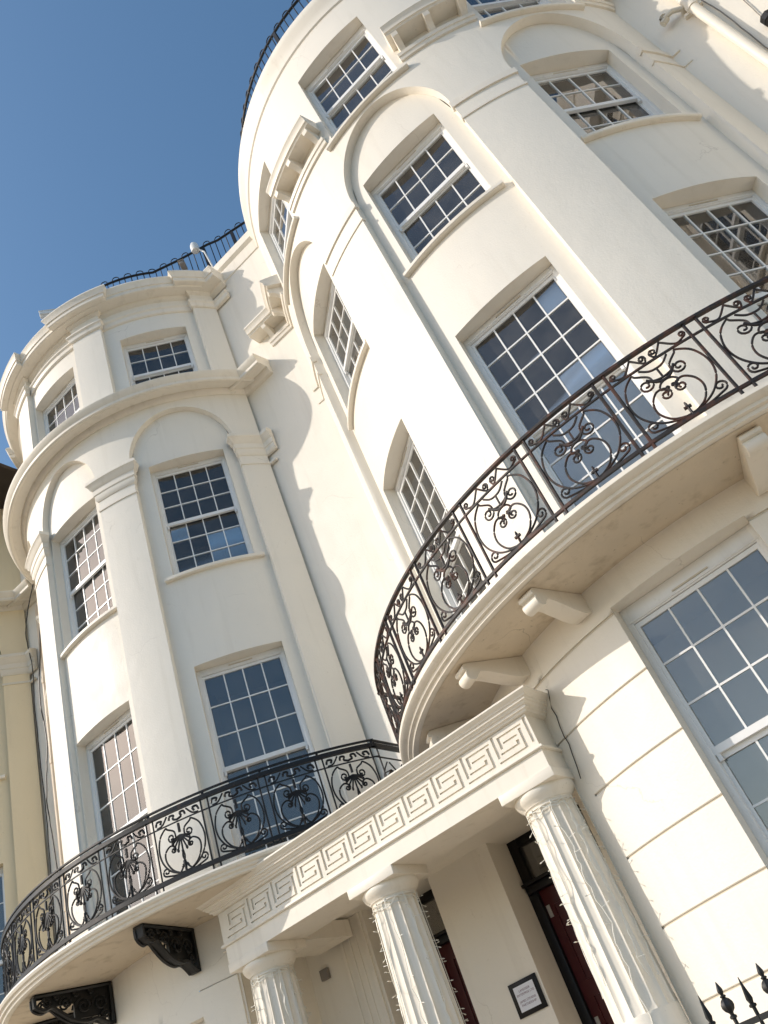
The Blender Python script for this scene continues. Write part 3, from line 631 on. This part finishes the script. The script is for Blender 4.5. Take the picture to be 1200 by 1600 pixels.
def railing(root, R, posts, zb, zt, panel, H, rr, material, zslab, gap, ret_to, heavy=1.0):
    zo = -G; RA_ = R
    a0, a1 = posts[0], posts[-1]; cx = 0
    hd = MB(); pts = [cyl(R, a0+(a1-a0)*k/90, zt) for k in range(91)]
    def bar(zc, hh, ww, nm):
        m_ = MB(); m_.ring([(R-ww, zc+hh), (R+ww, zc+hh), (R+ww, zc-hh), (R-ww, zc-hh), (R-ww, zc+hh)], a0-.4, a1+.4, 1.0)
        # straight returns to the wall at both ends
        for a_ in (a0, a1):
            x, y, _ = cyl(R, a_, 0); m_.box(x-ww, x+ww, y-ww, ret_to, zc-hh, zc+hh)
        part(nm, m_, material, root, (0, 0, zo), smooth=30)
    bar(zt, .012*heavy, .022*heavy, 'top_rail')
    if heavy > 1: bar(zt+.045, .006, .012, 'handrail')
    bar(zb+H+.012, .007, .010, 'middle_rail'); bar(zb-.01, .012*heavy, .014*heavy, 'bottom_rail')
    pm = MB()
    pm.tube([(0, -R, zslab), (0, -R, zt)], rr*1.5, n=6)
    pmesh = mesh(pm, 'standard', material)
    ga = math.degrees(gap/2/R)
    for a_ in posts:
        for s_ in (-1, 1): inst('standard', pmesh, root, (0, 0, zo), rad(a_+s_*ga))
    # panels: share their meshes
    curves = panel; ms = {}
    for k, v in curves.items():
        ms[k] = iron_mesh(k, v, R, rr, material)
    for k in ('side_scroll', 'heart_scroll'):
        ms[k+'_m'] = iron_mesh(k, [mir(c) for c in curves[k]], R, rr, material)
    bp = MB(); bp.tube(bend([(-.34, 0.002), (-.2, .002), (0, .002), (.2, .002), (.34, .002)] if heavy == 1 else [(-.27, .002), (0, .002), (.27, .002)], R), rr*1.1, n=5)
    pbase = mesh(bp, 'scrollwork_panel', material)
    for p, q in zip(posts, posts[1:]):
        mid = (p+q)/2
        po = inst('scrollwork_panel', pbase, root, (R*sin(rad(mid)), -R*cos(rad(mid)), zb+zo), rad(mid))
        for k, m_ in ms.items(): inst(k.replace('_m', ''), m_, po)
    # returns: plain panel work
    for a_ in (a0, a1):
        x, y, _ = cyl(R, a_, 0); L_ = ret_to-y
        rt = MB()
        for t in (.33, .66, .97): rt.tube([(x, y+L_*t, zslab), (x, y+L_*t, zt)], rr*1.4, n=5)
        for t in (.16, .5, .82):
            rt.tube([(x, y+L_*t+.0+.06*cos(b_), zb+.3+.24*sin(b_)) for b_ in [2*pi*k/16 for k in range(17)]], rr, n=4)
        part('return_bars', rt, material, root, (0, 0, zo), smooth=0)
bA = thing('balcony', 'cream curved balcony with rusty scrolled iron railing, on white stone brackets, right', 'balcony', (AX, AY, G))
sa = MB()
sa.ring([(RG-.1, 3.206), (4.33, 3.206), (4.36, 3.20), (4.385, 3.205), (4.39, 3.235), (4.425, 3.24), (4.43, 3.265), (4.47, 3.275), (4.495, 3.30), (4.495, 3.335), (4.47, 3.35), (RG-.1, 3.37), (RG-.1, 3.206)], -60, 60, 1.2)
part('slab', sa, 'trim', bA, (0, 0, zo))
ss = MB(); n = 60
for k in range(n):
    p, q = -60+120*k/n, -60+120*(k+1)/n
    ss.face(cyl(RG-.1, p, 3.203), cyl(RG-.1, q, 3.203), cyl(4.325, q, 3.203), cyl(4.325, p, 3.203))
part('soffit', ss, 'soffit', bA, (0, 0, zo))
sr = MB()
for s_ in (-1, 1):
    x = s_*4.495*sin(rad(60)); sr.box(min(x, x-s_*1.4), max(x, x-s_*1.4), -4.495*cos(rad(60))+.0, YW+oy, 3.207, 3.35)
part('slab_return', sr, 'trim', bA, (0, 0, zo), smooth=0)
# console brackets
cbk = MB(); P = [(RG-.05, 3.20), (4.24, 3.20), (4.27, 3.17), (4.27, 3.14), (4.245, 3.135)]
P += [(4.20+.062*cos(t), 3.085+.055*sin(t)) for t in [rad(60-k*25) for k in range(10)]]
P += [(4.10, 3.10), (4.02, 3.085), (3.90, 3.045), (3.80, 3.01), (3.70, 2.99), (3.63, 2.995), (RG-.05, 3.03)]
hwb = .085
Lb = [cbk.pt((-hwb, -R_, z_)) for R_, z_ in P]; Rb_ = [cbk.pt((hwb, -R_, z_)) for R_, z_ in P]
for j in range(len(P)): cbk.f.append([Lb[j], Rb_[j], Rb_[(j+1) % len(P)], Lb[(j+1) % len(P)]])
cbk.f.append(Lb[::-1]); cbk.f.append(Rb_)
cbm = mesh(cbk, 'console_bracket', 'trim', bevel=0.006)
for a_ in (-47, -30, -15.2, 13.3, 28.5): inst('console_bracket', cbm, bA, (0, 0, zo), rad(a_))
railing(bA, 4.46, [-57.8+10.42*k for k in range(12)], 3.42, 4.18, panel_A(), .60, .0096, 'rusty', 3.34, .105, YW+oy)

SC = 0.93
bB = thing('balcony', 'cream curved balcony with black palmette iron railing, on black iron brackets, left', 'balcony', (BX, BY, G))
sb = MB()
sb.ring([(RBG-.1, 2.936), (4.16, 2.936), (4.19, 2.93), (4.215, 2.94), (4.22, 2.965), (4.25, 2.975), (4.255, 3.0), (4.285, 3.01), (4.30, 3.035), (4.29, 3.06), (RBG-.1, 3.08), (RBG-.1, 2.936)], -62, 60, 1.2)
part('slab', sb, 'trim', bB, (0, 0, zo))
sx = MB(); sx.box(2.0, 4.3*sin(rad(60)), -4.3*cos(rad(60)), (YW-BY)/SC, 2.94, 3.055); part('slab_return', sx, 'trim', bB, (0, 0, zo), smooth=0)
s2 = MB()
for k in range(n):
    p, q = -62+122*k/n, -62+122*(k+1)/n
    s2.face(cyl(RBG-.1, p, 2.933), cyl(RBG-.1, q, 2.933), cyl(4.155, q, 2.933), cyl(4.155, p, 2.933))
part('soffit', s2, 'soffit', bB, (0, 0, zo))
# black cast-iron brackets, pierced scrollwork
def ib_mesh():
    mb = MB()
    for x in (-.05, .05):
        def T(P, rr=.014): mb.tube([(x, -R_, z_) for R_, z_ in P], rr, n=5)
        T([(3.16, 2.91), (4.08, 2.91)], .022); T([(3.18, 2.91), (3.18, 2.50), (3.22, 2.47)], .024)
        T(crom([(4.08, 2.90), (4.07, 2.80), (3.98, 2.75), (3.88, 2.77), (3.80, 2.70), (3.66, 2.60), (3.50, 2.55), (3.36, 2.56), (3.22, 2.47)]), .022)
        for cx_, cz_, r_ in ((3.95, 2.82, .06), (3.72, 2.79, .075), (3.52, 2.72, .10), (3.32, 2.72, .10), (3.60, 2.86, .035), (3.42, 2.86, .03), (3.27, 2.585, .05), (3.83, 2.86, .03)):
            T(spiral(cx_, cz_, r_, 0, 1.6, rend=.15), .013)
    # plate web between the two faces
    out = [(3.16, 2.925), (4.09, 2.925), (4.08, 2.80), (3.98, 2.745), (3.88, 2.765), (3.80, 2.70), (3.66, 2.595), (3.50, 2.545), (3.36, 2.555), (3.22, 2.46), (3.16, 2.46)]
    for (R1, z1), (R2, z2) in zip(out, out[1:]+out[:1]):
        mb.face((-.065, -R1, z1), (.065, -R1, z1), (.065, -R2, z2), (-.065, -R2, z2))
    for (R1, z1), (R2, z2) in zip(out[2:-1], out[3:]):
        c1 = (R1*.94+3.4*.06, z1*.94+2.9*.06); c2_ = (R2*.94+3.4*.06, z2*.94+2.9*.06)
        for x in (-.055, .055): mb.face((x, -R1, z1), (x, -R2, z2), (x, -c2_[0], c2_[1]), (x, -c1[0], c1[1]))
    # the darker pierced core
    mb.box(-.018, .018, -3.62, -3.17, 2.60, 2.92); mb.box(-.018, .018, -3.95, -3.62, 2.78, 2.92)
    return mesh(mb, 'iron_bracket', 'iron', weld=False)
ibm = ib_mesh()
for a_ in (-50, -31.5, -13.3, 14.2): inst('iron_bracket', ibm, bB, (0, 0, zo), rad(a_))
railing_R = 4.17
zoB = zo
def railing_B():
    # built in the smaller house's scale; object offsets are scaled by hand
    R = 4.145; zb, zt, H = 3.20, 3.93, .56
    posts = [57-9.4*k for k in range(12)][::-1]
    def bar(zc, hh, ww, nm):
        m_ = MB(); m_.ring([(R-ww, zc+hh), (R+ww, zc+hh), (R+ww, zc-hh), (R-ww, zc-hh), (R-ww, zc+hh)], posts[0]-.4, posts[-1]+.4, 1.0)
        x, y, _ = cyl(R, posts[-1], 0); m_.box(x-ww, x+ww, y-ww, (YW-BY)/SC, zc-hh, zc+hh)
        part(nm, m_, 'black', bB, (0, 0, zo), smooth=30)
    bar(zt-.01, .024, .024, 'top_rail'); bar(zt+.055, .009, .016, 'handrail'); bar(zb+H+.012, .006, .008, 'middle_rail'); bar(zb-.02, .024, .016, 'bottom_rail')
    kb = MB()
    for a_ in posts: kb.tube([cyl(R, a_, zt), cyl(R, a_, zt+.05)], .016, n=5)
    part('handrail_stud', kb, 'black', bB, (0, 0, zo))
    pm = MB(); pm.tube([(0, -R, 3.05), (0, -R, zt)], .0105, n=6); pmesh = mesh(pm, 'standard', 'black')
    for a_ in posts:
        for s_ in (-1, 1): inst('standard', pmesh, bB, (0, 0, zo), rad(a_+s_*.58))
    curves = panel_B(); ms = {k: iron_mesh(k, v, R, .0105, 'black') for k, v in curves.items()}
    for k in ('side_scroll', 'heart_scroll'): ms[k+'_m'] = iron_mesh(k, [mir(c) for c in curves[k]], R, .0105, 'black')
    bp = MB(); bp.tube(bend([(-.27, .002), (0, .002), (.27, .002)], R), .008, n=5); pbase = mesh(bp, 'scrollwork_panel', 'black')
    for p, q in zip(posts, posts[1:]):
        mid = (p+q)/2
        po = inst('scrollwork_panel', pbase, bB, (R*sin(rad(mid))*SC, -R*cos(rad(mid))*SC, zb*SC+zo), rad(mid))
        for k, m_ in ms.items(): inst(k.replace('_m', ''), m_, po)
    # one return panel on the straight side
    x, y, _ = cyl(R, posts[-1], 0)
    rt = MB(); L_ = (YW-BY)/SC-y
    rt.tube([(x, y+L_*.97, 3.05), (x, y+L_*.97, zt)], .012, n=5)
    for cx_ in (.28, .68):
        for s_ in (-1, 1):
            rt.tube([(x, y+L_*cx_+s_*(.02+.16*abs(sin(t))), zb+.02+.5*(t/pi)) for t in [pi*k/16 for k in range(17)]], .009, n=4)
        for k in range(-3, 4): rt.tube([(x, y+L_*cx_, zb+.42), (x, y+L_*cx_+.12*sin(k*.4), zb+.42-.12*cos(k*.4))], .009, n=4)
    part('return_bars', rt, 'black', bB, (0, 0, zo), smooth=0)
railing_B()
SC = 1.0

# ================================================================== PORTICO
PXC = -4.68; PFY = 6.543
X0, X1 = -6.68, -2.665
po_ = thing('entrance_portico', 'cream portico with three fluted columns and Greek key frieze over paired front doors', 'portico', (PXC, PFY, G))
qx_ = lambda x: x-PXC
qy_ = lambda y: y-PFY
def swept(mb, prof, x0, x1, yb):
    """profile [(projection,z)] run along the front and mitred round both ends to y=yb"""
    rows = []
    for kx, ky in ((0, 2), (0, 0), (1, 0), (1, 2)):
        row = []
        for p, z in prof:
            x = (x0-p) if kx == 0 else (x1+p); y = (PFY-p) if ky == 0 else yb
            row.append(mb.pt((qx_(x), qy_(y), z)))
        rows.append(row)
    for A, B in zip(rows, rows[1:]):
        for j in range(len(prof)-1): mb.f.append([A[j], B[j], B[j+1], A[j+1]])
YB = 7.15
cn = MB()
swept(cn, [(-.10, 2.762), (.150, 2.762), (.162, 2.757), (.162, 2.742), (.145, 2.725), (.128, 2.715), (.120, 2.700), (.108, 2.697), (.105, 2.678), (.088, 2.672), (.078, 2.655), (.062, 2.648), (.060, 2.630), (.040, 2.622), (.034, 2.606), (0.006, 2.600), (-.04, 2.598)], X0, X1, 7.9)
part('cornice', cn, 'trim', po_, (0, 0, zo), smooth=20)
tn = MB(); swept(tn, [(-.03, 2.306), (.022, 2.304), (.026, 2.296), (.026, 2.283), (.018, 2.276), (-.03, 2.274)], X0, X1, 7.9); part('taenia', tn, 'trim', po_, (0, 0, zo))
am = MB()
swept(am, [(-.03, 2.6), (-.012, 2.6), (-.012, 2.306)], X0, X1, 7.9)
# architrave beam
am.box(qx_(X0+.005), qx_(X1-.005), qy_(PFY+.004), qy_(PFY+.54), 2.115, 2.29)
am.box(qx_(X1-.52), qx_(X1-.006), qy_(PFY+.5), qy_(7.9), 2.116, 2.29); am.box(qx_(X0+.006), qx_(X0+.52), qy_(PFY+.5), qy_(7.9), 2.116, 2.29)
part('architrave', am, 'trim', po_, (0, 0, zo), smooth=0)
tp = MB(); tp.box(qx_(X0+.02), qx_(X1-.02), qy_(PFY+.02), qy_(8.3), 2.62, 2.748)
tp.box(qx_(X0+.05), qx_(X1-.05), qy_(PFY+.1), qy_(8.3), 2.33, 2.62); part('roof', tp, 'lead', po_, (0, 0, zo), smooth=0)
# Greek key frieze: grooves cut into a raised face, built cell by cell
def key_frieze():
    mb = MB(); z0, z1 = 2.322, 2.582; NZ = 17; unit = .3545; NX = 24; nu = 11; xs = -6.612
    g = [[0]*NX for _ in range(NZ)]
    def H_(x0, x1, z):
        for x in range(x0, x1+1): g[z][x] = 1
    def V_(x, za, zb_):
        for z in range(za, zb_+1): g[z][x] = 1; g[z][x+1] = 1
    # rows run from the foot (0) to the top (16)
    V_(0, 4, 16); H_(0, 20, 1); V_(19, 1, 12); H_(4, 21, 14); V_(4, 8, 14); H_(7, 16, 10); H_(3, 16, 5); V_(15, 5, 7)
    cw = unit/NX; ch = (z1-z0)/NZ; y0, y1 = -.004, .025
    def cell(u_, i, j):
        if j < 0 or j >= NZ or i < 0 or i >= NX*nu+2: return 0
        if i >= NX*nu: return 1 if j >= 2 else 0
        if i < 2 and j >= 4: return 0
        return g[j][i % NX]
    xb0, xb1, zb0, zb1 = X0, X1, 2.306, 2.598
    # border
    for (a_, b_, c_, d_) in ((xb0, xs, zb0, zb1), (xs+unit*nu+2*cw, xb1, zb0, zb1), (xs, xs+unit*nu+2*cw, zb0, z0), (xs, xs+unit*nu+2*cw, z1, zb1)):
        mb.face((qx_(a_), y0, c_), (qx_(b_), y0, c_), (qx_(b_), y0, d_), (qx_(a_), y0, d_))
    for i in range(NX*nu+2):
        j = 0
        while j < NZ:
            s_ = cell(0, i, j); k = j
            while k < NZ and cell(0, i, k) == s_: k += 1
            y = y1 if s_ else y0; xa, xb = xs+i*cw, xs+(i+1)*cw; za, zb_ = z0+j*ch, z0+k*ch
            mb.face((qx_(xa), y, za), (qx_(xb), y, za), (qx_(xb), y, zb_), (qx_(xa), y, zb_))
            if s_:
                if not cell(0, i, j-1): mb.face((qx_(xa), y0, za), (qx_(xb), y0, za), (qx_(xb), y1, za), (qx_(xa), y1, za))
                if not cell(0, i, k): mb.face((qx_(xa), y0, zb_), (qx_(xb), y0, zb_), (qx_(xb), y1, zb_), (qx_(xa), y1, zb_))
            j = k
        for j in range(NZ):
            for di, xe in ((-1, xs+i*cw), (1, xs+(i+1)*cw)):
                if cell(0, i, j) and not cell(0, i+di, j):
                    mb.face((qx_(xe), y0, z0+j*ch), (qx_(xe), y1, z0+j*ch), (qx_(xe), y1, z0+(j+1)*ch), (qx_(xe), y0, z0+(j+1)*ch))
    part('greek_key_frieze', mb, 'trim', po_, (0, 0, zo), smooth=0, weld=False)
key_frieze()
# columns
CY = 6.815
def column(cx_):
    sh = MB(); nf = 16
    prof = []
    for k in range(15):
        z = .30+(1.90-.30)*k/14; prof.append((.245-.04*((z-.3)/1.6)**1.4, z))
    def flute(t, z):
        f = abs(sin(pi*t*nf)); return 1-.085*(1-(1-f)**1.8)*(1 if .34 < z < 1.87 else (.35 if z <= .34 else .5))
    sh.lathe(prof, n=160, c=(0, 0), rad_fn=flute)
    s_ = part('column', sh, 'trim', po_, (qx_(cx_), qy_(CY), zo), smooth=50)
    lo = MB(); lo.lathe([(.262, G+.1), (.262, -.5), (.252, .28), (.246, .302)], n=48); part('drum', lo, 'trim', s_)
    cp = MB(); cp.lathe([(.20, 1.885), (.214, 1.89), (.214, 1.90), (.205, 1.905), (.212, 1.92), (.222, 1.922), (.226, 1.935), (.250, 1.955), (.268, 1.985), (.275, 2.008), (.268, 2.03), (.25, 2.034)], n=64)
    part('capital', cp, 'trim', s_, smooth=50)
    ab = MB(); ab.box(-.279, .279, -.279, .279, 2.03, 2.1145); part('abacus', ab, 'trim', s_, bevel=.005)
    pl = MB(); pl.box(-.3, .3, -.3, .3, G, G+.12); part('plinth', pl, 'trim', s_, bevel=.01)
CXS = (-6.40, -4.745, -2.938)
for c in CXS: column(c)
# fairy lights hung down each column
def fairy(cx_, label):
    t = thing('fairy_lights', label, 'string lights', (cx_, CY, G), 'fairy lights wound down the portico columns')
    wi = MB(); bu = MB()
    for k in range(10):
        a0 = -pi*1.0+k*2*pi/10+random.uniform(-.22, .22)
        if not (-pi*1.05 < a0 < pi*.25): pass
        P = []; z = 1.91; a_ = a0; bot = random.uniform(.15, .6) if k % 3 else G+.5
        while z > bot:
            rr = .252-.038*((z-.3)/1.6 if z > .3 else 0)+.004
            P.append((rr*cos(a_), rr*sin(a_), z))
            if random.random() < .33 and z < 1.86:
                da = random.choice((-1, 1))*random.uniform(.12, .2); dz = random.uniform(-.02, .012)
                q = Vector(P[-1]); e = Vector(((rr+.028)*cos(a_+da), (rr+.035)*sin(a_+da), z+dz))
                wi.tube([q, e], .0022, n=4, caps=False); bu.tube([e, e+(e-q).normalized()*.022], .0072, n=5, taper=(.8, .35))
            z -= random.uniform(.04, .075); a_ += random.uniform(-.10, .10); a_ = a0+(a_-a0)*.85
        wi.tube(P, .0038, n=4, caps=False)
    for k in range(2):
        z = 1.875-.03*k; P = [((.218)*cos(t_)+random.uniform(-.006, .006), .218*sin(t_)+random.uniform(-.006, .006), z+random.uniform(-.02, .02)) for t_ in [2*pi*j/30 for j in range(31)]]
        wi.tube(P, .0045, n=4, caps=False)
    part('wire', wi, 'bulb', t, (0, 0, zo), smooth=0, weld=False); o = part('bulbs', bu, 'bulb', t, (0, 0, zo), smooth=0, weld=False); o['kind'] = 'stuff'
fairy(CXS[0], 'white fairy lights down the left column, beside the grey box')
fairy(CXS[1], 'white fairy lights down the middle column, left of the plaque')
fairy(CXS[2], 'white fairy lights down the right column, beside the rusticated wall')

# ================================================================== SMALL THINGS
pq = thing('plaque', 'small square white notice in a black frame on the porch wall', 'plaque', (-4.585, YW, .90))
b = MB(); b.box(-.165, .165, -.02, 0, -.15, .15); part('backboard', b, 'doorblack', pq, bevel=.003)
b = MB(); b.box(-.118, .118, -.0235, -.0205, -.108, .108); part('paper', b, 'paper', pq, smooth=0)
for k, (tx, zz) in enumerate((('LANDSEER', .055), ('ENTERPRISE LTD', .022), ('JAMES STEVENS', -.035), ('PARTNERSHIP', -.068))):
    cu = bpy.data.curves.new('lettering', 'FONT'); cu.body = tx; cu.size = .028; cu.align_x = 'CENTER'; cu.extrude = .0003
    tmp = bpy.data.objects.new('tmp', cu); COL.objects.link(tmp); bpy.context.view_layer.update()
    me = bpy.data.meshes.new_from_object(tmp.evaluated_get(bpy.context.evaluated_depsgraph_get())); bpy.data.objects.remove(tmp)
    me.materials.clear(); me.materials.append(M['ink'])
    o = link('lettering', me, pq, (0, -.0242, zz)); o.rotation_euler = (pi/2, 0, 0)
b = MB(); b.box(-.055, .055, -.045, 0, -.055, .055); b.box(-.045, .045, -.052, -.045, -.045, .045)
tag(part('sensor_box', b, 'grey', None, (-6.72, 7.978, 1.93), bevel=.004), 'small grey square box on the porch wall beside the left column', 'box')
b = MB(); b.box(-.28, 0, -.012, 0, -.022, -.014); b.box(-.28, 0, -.012, 0, .014, .022); b.box(-.008, 0, -.012, 0, -.014, .014)
tag(part('conduit', b, 'trim', None, (-6.97+.02, 7.3, 1.75), rz=pi/2, smooth=0), 'thin painted conduit loop low on the porch side wall', 'conduit')
b = MB(); b.tube([(0, 0, 0), (.07, 0, 0), (.035, .06, 0), (0, 0, 0)], .004, n=4); b.face((.015, .012, .002), (.055, .012, .002), (.035, .045, .002))
tag(part('ceiling_sign', b, 'grey', None, (-4.66, 7.55, PZ-.006), smooth=0), 'tiny triangular sign on the porch ceiling right of the middle column', 'sign')
# black cable by the portico's right end
def onA(R, a_, z): x, y, _ = cyl(R, a_, 0); return (x+AX, y+AY, z)
b = MB(); P = [onA(RG+.012, -27.2, 2.78), onA(RG+.02, -26.7, 2.76), onA(RG+.012, -27.3, 2.70), onA(RG+.012, -27.9, 2.62), onA(RG+.012, -27.7, 2.54), onA(RG+.015, -28.0, 2.44), onA(RG+.012, -28.2, 2.36), onA(RG+.012, -28.0, 2.28), onA(RG+.012, -28.3, 2.20), onA(RG+.014, -28.6, 2.08), onA(RG+.03, -28.7, 1.98)]
b.tube(P, .0045, n=6); tag(part('cable', b, 'wire', None), 'black cable running down the wall at the right end of the portico', 'cable')
# pipes and cables between the houses
def pipe(name, x, y, z0, z1, rr, material, label, joints):
    t = thing(name, label, 'drainpipe', (x, y, z0))
    b = MB(); b.tube([(0, 0, 0), (0, 0, z1-z0)], rr, n=14); part('pipe', b, material, t)
    for z in joints:
        c = MB(); c.lathe([(rr*1.0, z-z0-.05), (rr*1.22, z-z0-.045), (rr*1.22, z-z0+.045), (rr, z-z0+.05)], n=14); c.box(-rr*2, rr*2, rr*.6, rr*1.7, z-z0-.02, z-z0+.02)
        part('pipe_collar', c, material, t)
    return t
pipe('drainpipe', 2.94, 8.11, G, 13.4, .062, 'trim', 'thick white downpipe up the flat wall at the top right', (1.5, 4.2, 6.9, 9.75, 12.0))
pipe('drainpipe', -11.30, 8.14, G, 10.2, .045, 'pipe', 'thin peach coloured downpipe between the cream and yellow houses', (2, 4.6, 7.0, 8.55))
b = MB(); b.tube([(0, 0, 0), (0, -.09, .0), (-.10, -.12, .06), (-.22, -.12, .06)], .035, n=8); b.tube([(-.22, -.12, .1), (-.22, -.12, .02), (-.28, -.12, .0)], .05, n=8)
tag(part('pipe_elbow', b, 'yellowtrim', None, (2.86, YW, 9.86)), 'small cream pipe elbow beside the white downpipe at the top edge', 'pipe')
def cable(P, rr, label, jitter=.0, material='wire'):
    Q = crom3(P); b = MB(); b.tube([(x+random.uniform(-jitter, jitter), y, z) for x, y, z in Q], rr, n=5)
    return tag(part('cable', b, material, None, weld=False), label, 'cable')
def crom3(P, n=8):
    A = crom([(p[0], p[2]) for p in P], n); B = crom([(p[1], p[2]) for p in P], n); return [(a[0], b_[0], a[1]) for a, b_ in zip(A, B)]
cable([(-11.05, 8.0, 10.6), (-11.15, 8.05, 9.6), (-11.45, 8.12, 8.4), (-11.38, 8.12, 7.4), (-11.5, 8.1, 6.4), (-11.42, 8.12, 5), (-11.46, 8.12, 2)], .012, 'black cable hanging beside the peach downpipe, nearer the yellow wall', .01)
cable([(-11.0, 7.9, 10.5), (-11.5, 8.0, 9.8), (-11.56, 8.1, 9), (-11.62, 8.12, 8), (-11.58, 8.12, 6), (-11.62, 8.12, 4), (-11.6, 8.12, 2)], .010, 'thin dark cable against the yellow pilaster, left of the other cable', .01)
cable([(3.02, 8.19, 10.6), (3.10, 8.19, 9.4), (3.06, 8.19, 8), (3.12, 8.19, 6)], .008, 'thin grey cable just right of the white downpipe', .006, 'grey')
cable([(3.15, 8.19, 10.9), (3.35, 8.19, 9.6), (3.30, 8.19, 8.6), (3.5, 8.19, 7.8)], .006, 'thin sagging cable at the top right corner', .004, 'grey')
b = MB(); b.lathe([(.075, 0), (.085, .01), (.085, .10), (.05, .13)], n=8); ab = part('alarm_box', b, 'black', None, (3.30, 8.12, 8.60)); tag(ab, 'black octagonal alarm box at the top right corner', 'alarm box')
# roof railings
def hoop_rail(t, path, zb, zt, material, posts):
    rl = MB(); rl.tube([(x, y, zt) for x, y in path], .024, n=6); part('top_rail', rl, material, t, smooth=60)
    rl2 = MB(); rl2.tube([(x, y, zb+.10) for x, y in path], .016, n=6); part('bottom_rail', rl2, material, t, smooth=60)
    L_ = [0]
    for p, q in zip(path, path[1:]): L_.append(L_[-1]+math.dist(p, q))
    def at(s_):
        for k in range(len(path)-1):
            if s_ <= L_[k+1]+1e-9:
                f_ = (s_-L_[k])/(L_[k+1]-L_[k]); a_, b_ = path[k], path[k+1]; return (a_[0]+(b_[0]-a_[0])*f_, a_[1]+(b_[1]-a_[1])*f_, atan2(b_[1]-a_[1], b_[0]-a_[0]))
        a_, b_ = path[-2], path[-1]; return (*b_, atan2(b_[1]-a_[1], b_[0]-a_[0]))
    h = MB(); wv = .13
    P = [(-wv/2, 0, 0), (-wv/2, 0, zt-zb+.05)]+[(-wv/2*cos(pi*k/8), 0, zt-zb+.05+wv/2*sin(pi*k/8)) for k in range(1, 9)]+[(wv/2, 0, 0)]
    h.tube(P, .010, n=5); hm = mesh(h, 'hoop', material)
    s_ = .13
    while s_ < L_[-1]-.1:
        x, y, a_ = at(s_); inst('hoop', hm, t, (x, y, zb), a_); s_ += .24
    pp = MB(); pp.box(-.03, .03, -.03, .03, 0, zt-zb+.10); pm = mesh(pp, 'post', material, smooth=0)
    for f_ in posts:
        x, y, a_ = at(L_[-1]*f_); inst('post', pm, t, (x, y, zb-.15), a_)
rA = thing('roof_railing', 'black hoop-topped iron railing on the parapet of the tall right-hand bow', 'railing', (AX, AY, G))
hoop_rail(rA, [(3.47*sin(rad(a_)), -3.47*cos(rad(a_))) for a_ in range(-62, 63, 2)], 13.85+zo, 14.80+zo, 'black', (.2, .42, .62, .82, .97))
rB = thing('roof_railing', 'black hoop-topped iron railing along the roof of the left-hand house and the flat wall', 'railing', (BX, BY, G))
pth = [(2.62*sin(rad(a_)), -2.62*cos(rad(a_))) for a_ in range(22, 47, 2)]+[(-5.7-BX, 8.02-BY), (-5.1-BX, 8.24-BY), (-4.9-BX, 8.34-BY), (-3.9-BX, 8.60-BY)]
hoop_rail(rB, pth, 13.8+zo, 14.72+zo, 'black', (0.0, .62, .80, 1.0))
# floodlights and camera on the roof of B
fl_ = thing('floodlight', 'slim grey-white floodlight poking out above the left cornice', 'floodlight', (-7.95, 7.0, 13.5))
b = MB(); b.box(-.21, .21, -.06, .06, -.04, .045); b.box(-.22, .22, -.07, .07, .045, .06); b.tube([(-.20, 0, -.045), (.18, 0, -.045)], .03, n=10)
link('lamp_head', mesh(b, 'lamp_head', 'white', bevel=.01), fl_, (-.10, -.24, 1.10), rad(45))
b = MB(); b.tube([(.02, -.10, 0), (-.02, -.18, 1.08)], .02, n=8); b.box(-.05, .05, -.16, -.08, .0, .12); part('bracket', b, 'steel', fl_)
sc_ = thing('security_camera', 'round white security camera on an arm above the roof edge', 'security camera', (-5.30, 8.10, 13.75))
b = MB(); b.lathe([(.02, .86), (.075, .87), (.085, .92), (.085, 1.02), (.07, 1.08), (.02, 1.10)], n=20); part('camera_head', b, 'white', sc_)
b = MB(); b.tube([(0, 0, .98), (.14, .06, .72), (.20, .10, 0)], .018, n=8); part('arm', b, 'white', sc_)
sd = thing('security_camera', 'small box-shaped camera left of the round one on the roof edge', 'security camera', (-5.62, 8.0, 13.6))
b = MB(); b.box(-.05, .05, -.13, .10, .72, .80); b.box(-.06, .06, -.15, .10, .80, .815); part('camera_head', b, 'grey', sd, rz=.5, bevel=.006)
b = MB(); b.tube([(0, .05, 0), (0, .05, .73)], .018, n=6); part('arm', b, 'steel', sd)
# area railings in front of A
ar = thing('area_railing', 'black iron area railing with spear and urn finials in front of the right-hand bow', 'railing', (-1.6, 5.36, G))
b = MB(); b.box(-.45, 3.6, -.008, .008, 1.545, 1.575); part('top_rail', b, 'iron', ar, smooth=0)
b = MB(); b.box(-.45, 3.6, -.008, .008, .2, .23); part('bottom_rail', b, 'iron', ar, smooth=0)
u_ = MB(); u_.lathe([(.011, 0), (.011, 1.60), (.020, 1.605), (.020, 1.615), (.011, 1.622), (.014, 1.632), (.030, 1.645), (.038, 1.662), (.037, 1.678), (.026, 1.696), (.012, 1.706), (.018, 1.712), (.018, 1.717), (.009, 1.722), (.017, 1.736), (.017, 1.748), (.010, 1.768), (.002, 1.788)], n=16, rad_fn=lambda t_, z: 1-.12*abs(sin(pi*t_*8)) if z > 1.63 else 1)
um = mesh(u_, 'urn_baluster', 'iron')
s_ = MB(); s_.lathe([(.011, 0), (.011, 1.612), (.022, 1.617), (.022, 1.627), (.012, 1.633), (.020, 1.655), (.012, 1.70), (.002, 1.765)], n=4); sm = mesh(s_, 'spear_baluster', 'iron')
for k in range(30):
    x = -.35+.128*k
    if k % 2 == 1: inst('urn_baluster', um, ar, (x-.03, 0, 0))
    else: inst('spear_baluster', sm, ar, (x-.03, 0, 0))
